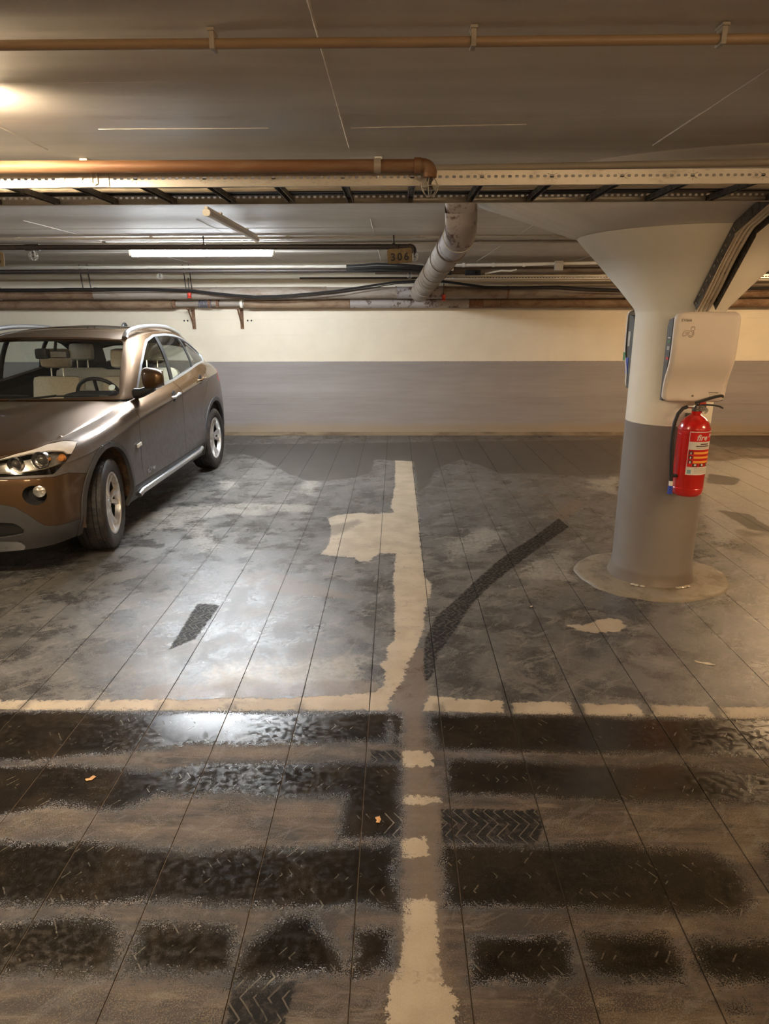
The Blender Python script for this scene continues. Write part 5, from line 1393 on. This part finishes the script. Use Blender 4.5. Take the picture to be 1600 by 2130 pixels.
# wheels
def wheel(x, y, steer, s_):
    """one wheel: tyre with cut tread, V-spoke alloy rim, disc"""
    Mx = Matrix.Translation((x, y, WZ)) @ Matrix.Rotation(steer, 4, 'Z') @ (Matrix() if s_ > 0 else Matrix.Rotation(PI, 4, 'Z')) @ Matrix(((0, 0, 1, 0), (0, 1, 0, 0), (-1, 0, 0, 0), (0, 0, 0, 1)))
    prof = [(.214, .075), (.222, .094), (.232, .101), (.255, .108), (.280, .110), (.300, .107), (.312, .099), (.3205, .090)]
    tread = [.084, .072, .066, .063, .060, .050, .034, .030, .026, .014, .003, -.003]
    zs = tread+[-z for z in tread[::-1] if z not in (.003, -.003)]
    n = 168; rows = []
    full = [(r_, z_, None) for r_, z_ in prof]+[(None, z_, 1) for z_ in zs]+[(r_, -z_, None) for r_, z_ in prof[::-1]]
    for r_, z_, tr in full:
        row = []
        for k in range(n):
            a = 2*PI*k/n; rr = r_
            if tr:
                rr = .3275-.35*abs(z_)**2-(.004 if abs(z_) > .08 else 0)
                if abs(z_) in (.063, .030): rr -= .0075
                ph = (k+int(abs(z_)*160)) % 4
                if ph == 0 and abs(z_) > .012 and abs(z_) not in (.063, .030): rr -= .0048
            row.append((rr*math.cos(a), rr*math.sin(a), z_))
        rows.append(row)
    mb = MB(); mb.grid(np.array(rows), close_v=True); mb.bm.transform(Mx)
    w = mb.build('wheel', M['tyre'], car, sharp=R(30))
    mb = MB()
    mb.lathe([(.216, .088), (.223, .097), (.216, .099), (.208, .094), (.205, .075), (.203, .055)], n=64)
    for i in range(5):
        a0 = 2*PI*i/5+.31
        for sg in (-1, 1):
            P = []
            for u in np.linspace(0, 1, 8):
                r_ = .045+.163*u; a = a0+sg*(.08+.15*u); w_ = .0155+.005*u
                zc = .070-.012*math.sin(u*PI)*1.0+.012*u
                c = Vector((r_*math.cos(a), r_*math.sin(a), zc)); t = Vector((-math.sin(a), math.cos(a), 0))
                P.append([tuple(c-t*w_+Vector((0, 0, -.022))), tuple(c-t*w_*.75), tuple(c+t*w_*.75), tuple(c+t*w_+Vector((0, 0, -.022)))])
            mb.grid(np.array(P), close_v=True)
    mb.lathe([(.0, .064), (.030, .064), (.036, .060), (.050, .066), (.068, .058), (.072, .03)], n=40)
    for i in range(5):
        a = 2*PI*i/5+.31; mb.lathe([(.010, .067), (.010, .058), (.0, .057)], n=10, mat=Matrix.Translation((.052*math.cos(a), .052*math.sin(a), 0)))
    mb.bm.transform(Mx); mb.build('rim', M['alloy'], w)
    mb = MB(); mb.lathe([(0, .0685), (.026, .0675), (.030, .063)], n=28); mb.bm.transform(Mx); mb.build('centre_cap', M['satin'], w)
    mb = MB(); mb.lathe([(.06, .02), (.148, .02), (.148, -.004), (.06, -.004)], n=48); mb.bm.transform(Mx); mb.build('brake_disc', dirty('rusty_disc', (.07, .06, .055), (.12, .055, .03), .5, .5), w)
    mb = MB(); mb.lathe([(.0, -.02), (.195, -.02), (.2035, .056)], n=40); mb.bm.transform(Mx); mb.build('backing_plate', M['void'], w)
wheel(.772, FWY, R(10.5), 1); wheel(-.772, FWY, R(10.5), -1); wheel(.775, RWY, 0, 1); wheel(-.775, RWY, 0, -1)

# headlamp innards, mirrors, handles, rails
SKx = LBn.reshape(-1, 3); SKp = cpx(SKx); 
def skin(px, py):
    d = np.hypot(SKp[:, 0]-px, SKp[:, 1]-py); d[SKx[:, 1] > 3.6] = 1e9; i = np.argsort(d)[:3]; w = 1/(d[i]+.01); return Vector((SKx[i]*w[:, None]).sum(0)/w.sum())
for s_ in (1, -1):
    def mir(v): return Vector((v[0]*s_, v[1], v[2]))
    cA, cB, cC = skin(80, 961), skin(26, 969), skin(131, 954)
    mb = MB(); q = LBn[7*1+3:7*5-1, 28:42].copy(); q[..., 1] += .085; q[..., 0] = (q[..., 0]-.02)*s_; mb.grid(q); mb.build('headlamp_reflector', M['reflector'], car)
    for c, r_ in ((cA, .044), (cB, .036)):
        c = mir(c+Vector((-.008, .045, 0))); F_ = Matrix.Translation(c) @ Matrix.Rotation(PI/2, 4, 'X')
        mb = MB(); mb.lathe([(r_*1.18, -.03), (r_*1.25, .008), (r_*1.15, .012), (r_*1.05, .004), (r_*.92, -.02)], n=36, mat=F_); h = mb.build('projector_ring', M['chrome'], car)
        mb = MB(); mb.lathe([(0, .012), (r_*.35, .010), (r_*.62, .0), (r_*.72, -.012), (r_*.9, -.02)], n=32, mat=F_); mb.build('projector', simple('dark_projector_glass', (.10, .09, .08), .08, .3), h)
    c = mir(cC+Vector((-.02, .03, 0))); mb = MB(); mb.lathe([(0, .012), (.018, .009), (.026, -.01)], n=16, mat=Matrix.Translation(c) @ Matrix.Rotation(PI/2, 4, 'X')); mb.build('indicator_lamp', M['orange'], car)
    # roof rail
    pts = crom([(.612, 1.955, 1.440), (.612, 2.01, 1.482), (.612, 2.16, 1.508), (.610, 2.44, 1.524), (.603, 2.8, 1.520), (.592, 3.08, 1.500), (.578, 3.36, 1.452), (.566, 3.50, 1.412)], 5)
    mb = MB(); P = []
    for i, p in enumerate(pts):
        d = Vector(pts[min(i+1, len(pts)-1)]-pts[max(i-1, 0)]).normalized(); n_ = Vector((1, 0, 0)); u = n_.cross(d).normalized()
        wv = .024-.004*i/len(pts)
        P.append([tuple(Vector(p)+n_*wv*math.cos(a)+u*.020*math.sin(a)) for a in np.linspace(0, 2*PI, 14, endpoint=False)])
    P = np.array(P); P[..., 0] *= s_; V = mb.grid(P, close_v=True); mb.face(V[0]); mb.face(V[-1]); mb.build('roof_rail', M['satin'], car)
    # door mirror
    c = carat(317, 787, y=1.55); cx_ = c[0]; cz_ = c[2]
    mb = MB(); bmesh.ops.create_uvsphere(mb.bm, u_segments=28, v_segments=18, radius=1)
    for v in mb.bm.verts:
        x_, y_, z_ = v.co; 
        f_ = lambda a, e: math.copysign(abs(a)**e, a)
        X_ = f_(x_, .62)*.095; Z_ = f_(z_, .62)*.080; Y_ = y_*.062 if y_ < 0 else y_*.035
        v.co = Vector(((cx_+X_)*s_, 1.56+Y_+.25*(-X_), cz_+Z_*(1-.15*X_/.095)))
    for f in mb.bm.faces: f.smooth = True
    o = mb.build('door_mirror', M['mirror_paint'] if 'mirror_paint' in M else M['paint_front'], car)
    mb = MB(); mb.box(((cx_+.005)*s_, 1.598, cz_), (.155, .008, .12), bev=.003, rot=Matrix.Rotation(-.24*s_, 4, 'Z')); mb.build('mirror_glass', M['reflector'], o)
    mb = MB(); mb.tube([(.80*s_, 1.60, cz_-.125), (.86*s_, 1.58, cz_-.115), (cx_*s_, 1.565, cz_-.075)], .03, n=12, radii=[.045, .036, .026]); mb.build('mirror_foot', M['black'], o)
    # handles
    for a, b in (((357, 829), (375, 818)), ((415, 792), (427, 785))):
        p, q = carat(*a, x=.90), carat(*b, x=.90); p[1] = q[1]-.20
        mb = MB(); mb.tube([(s_*.872, p[1], p[2]), (s_*.912, p[1]+.025, p[2]+.004), (s_*.916, (p[1]+q[1])/2, (p[2]+q[2])/2+.006), (s_*.910, q[1]-.02, q[2]), (s_*.868, q[1], q[2])], .012, n=10); h = mb.build('door_handle', M['satin'] if a[0] < 400 else M['paint_front'], car)
        mb = MB(); mb.lathe([(0, .0), (.045, .0), (.05, -.004)], n=20, mat=Matrix.Translation((s_*.888, p[1]+.07, (p[2]+q[2])/2)) @ Matrix.Rotation(s_*PI/2, 4, 'Y')); mb.build('handle_cup', M['void'], h)
    mb = MB(); mb.box((s_*.893, 1.335, .655), (.012, .085, .028), bev=.005, rot=Matrix.Rotation(R(6), 4, 'X')); mb.build('side_indicator', simple('white_indicator', (.7, .68, .62), .3), car)
    mb = MB(); mb.tube([(s_*.862, 1.30, .262), (s_*.872, 1.36, .285), (s_*.876, 2.1, .292), (s_*.878, 2.85, .302), (s_*.870, 2.97, .318)], .024, n=10); mb.build('silver_sill_bar', M['satin'], car)
    FT = Matrix(((0, 0, s_, 0), (s_, 0, 0, 0), (0, 1, 0, 0), (0, 0, 0, 1)))
    text_mesh('door_badge', 'xDrive', .062, M['chrome'], car, Matrix.Translation((s_*.8805, 1.56, .415)) @ FT, .0015, .2, .001)
mb = MB(); mb.lathe([(.03, 0), (.028, .02), (.018, .036), (0, .042)], n=16, mat=Matrix.Translation((0, 3.47, 1.497)) @ Matrix.Diagonal((.8, 2.0, 1.3, 1))); mb.build('roof_antenna', M['black'], car)
mb = MB(); q = ROOF[12:44, :15].copy(); q[..., 2] += .0018; mb.grid(q); w = q.copy(); w[..., 0] *= -1; mb.grid(w, flip=True); bmesh.ops.remove_doubles(mb.bm, verts=mb.bm.verts, dist=.0005); mb.build('glass_sunroof', simple('black_roof_glass', (.015, .015, .016), .06, coat=.5), car)
for s_ in (1, -1):   # kidney slats
    for i in range(9):
        x_ = .055+.023*i; mb = MB(); mb.box((s_*x_, .035+.10*x_, .665), (.005, .03, .17)); mb.build('grille_slat', M['chrome'], car)

for x0, z0, w_, h_, m_ in ((.166, .17, .004, .05, 'green'), (.1655, .26, .003, .09, 'label_pale'), (.1655, .09, .003, .10, 'blue')):
    mb = MB(); mb.box((x0, -.055 if m_ != 'green' else -.11, z0+h_/2), (w_, .035, h_)); mb.build('side_sticker', M[m_], c_rear)

# repeats that have no phrase of their own yet share one per kind
GR = {'light': 'ceiling tube lights', 'sign': 'brass number signs', 'valve': 'red valves on the back pipes', 'bracket': 'rusty brackets under the lower pipe',
      'charging box': 'charging cabinets on the pillar', 'pipe hanger': 'rod hangers of the fat pipe', 'cable tray': 'perforated cable trays'}
for o in bpy.data.objects:
    if o.parent is None and o.get('category') in GR and 'group' not in o: o['group'] = GR[o['category']]
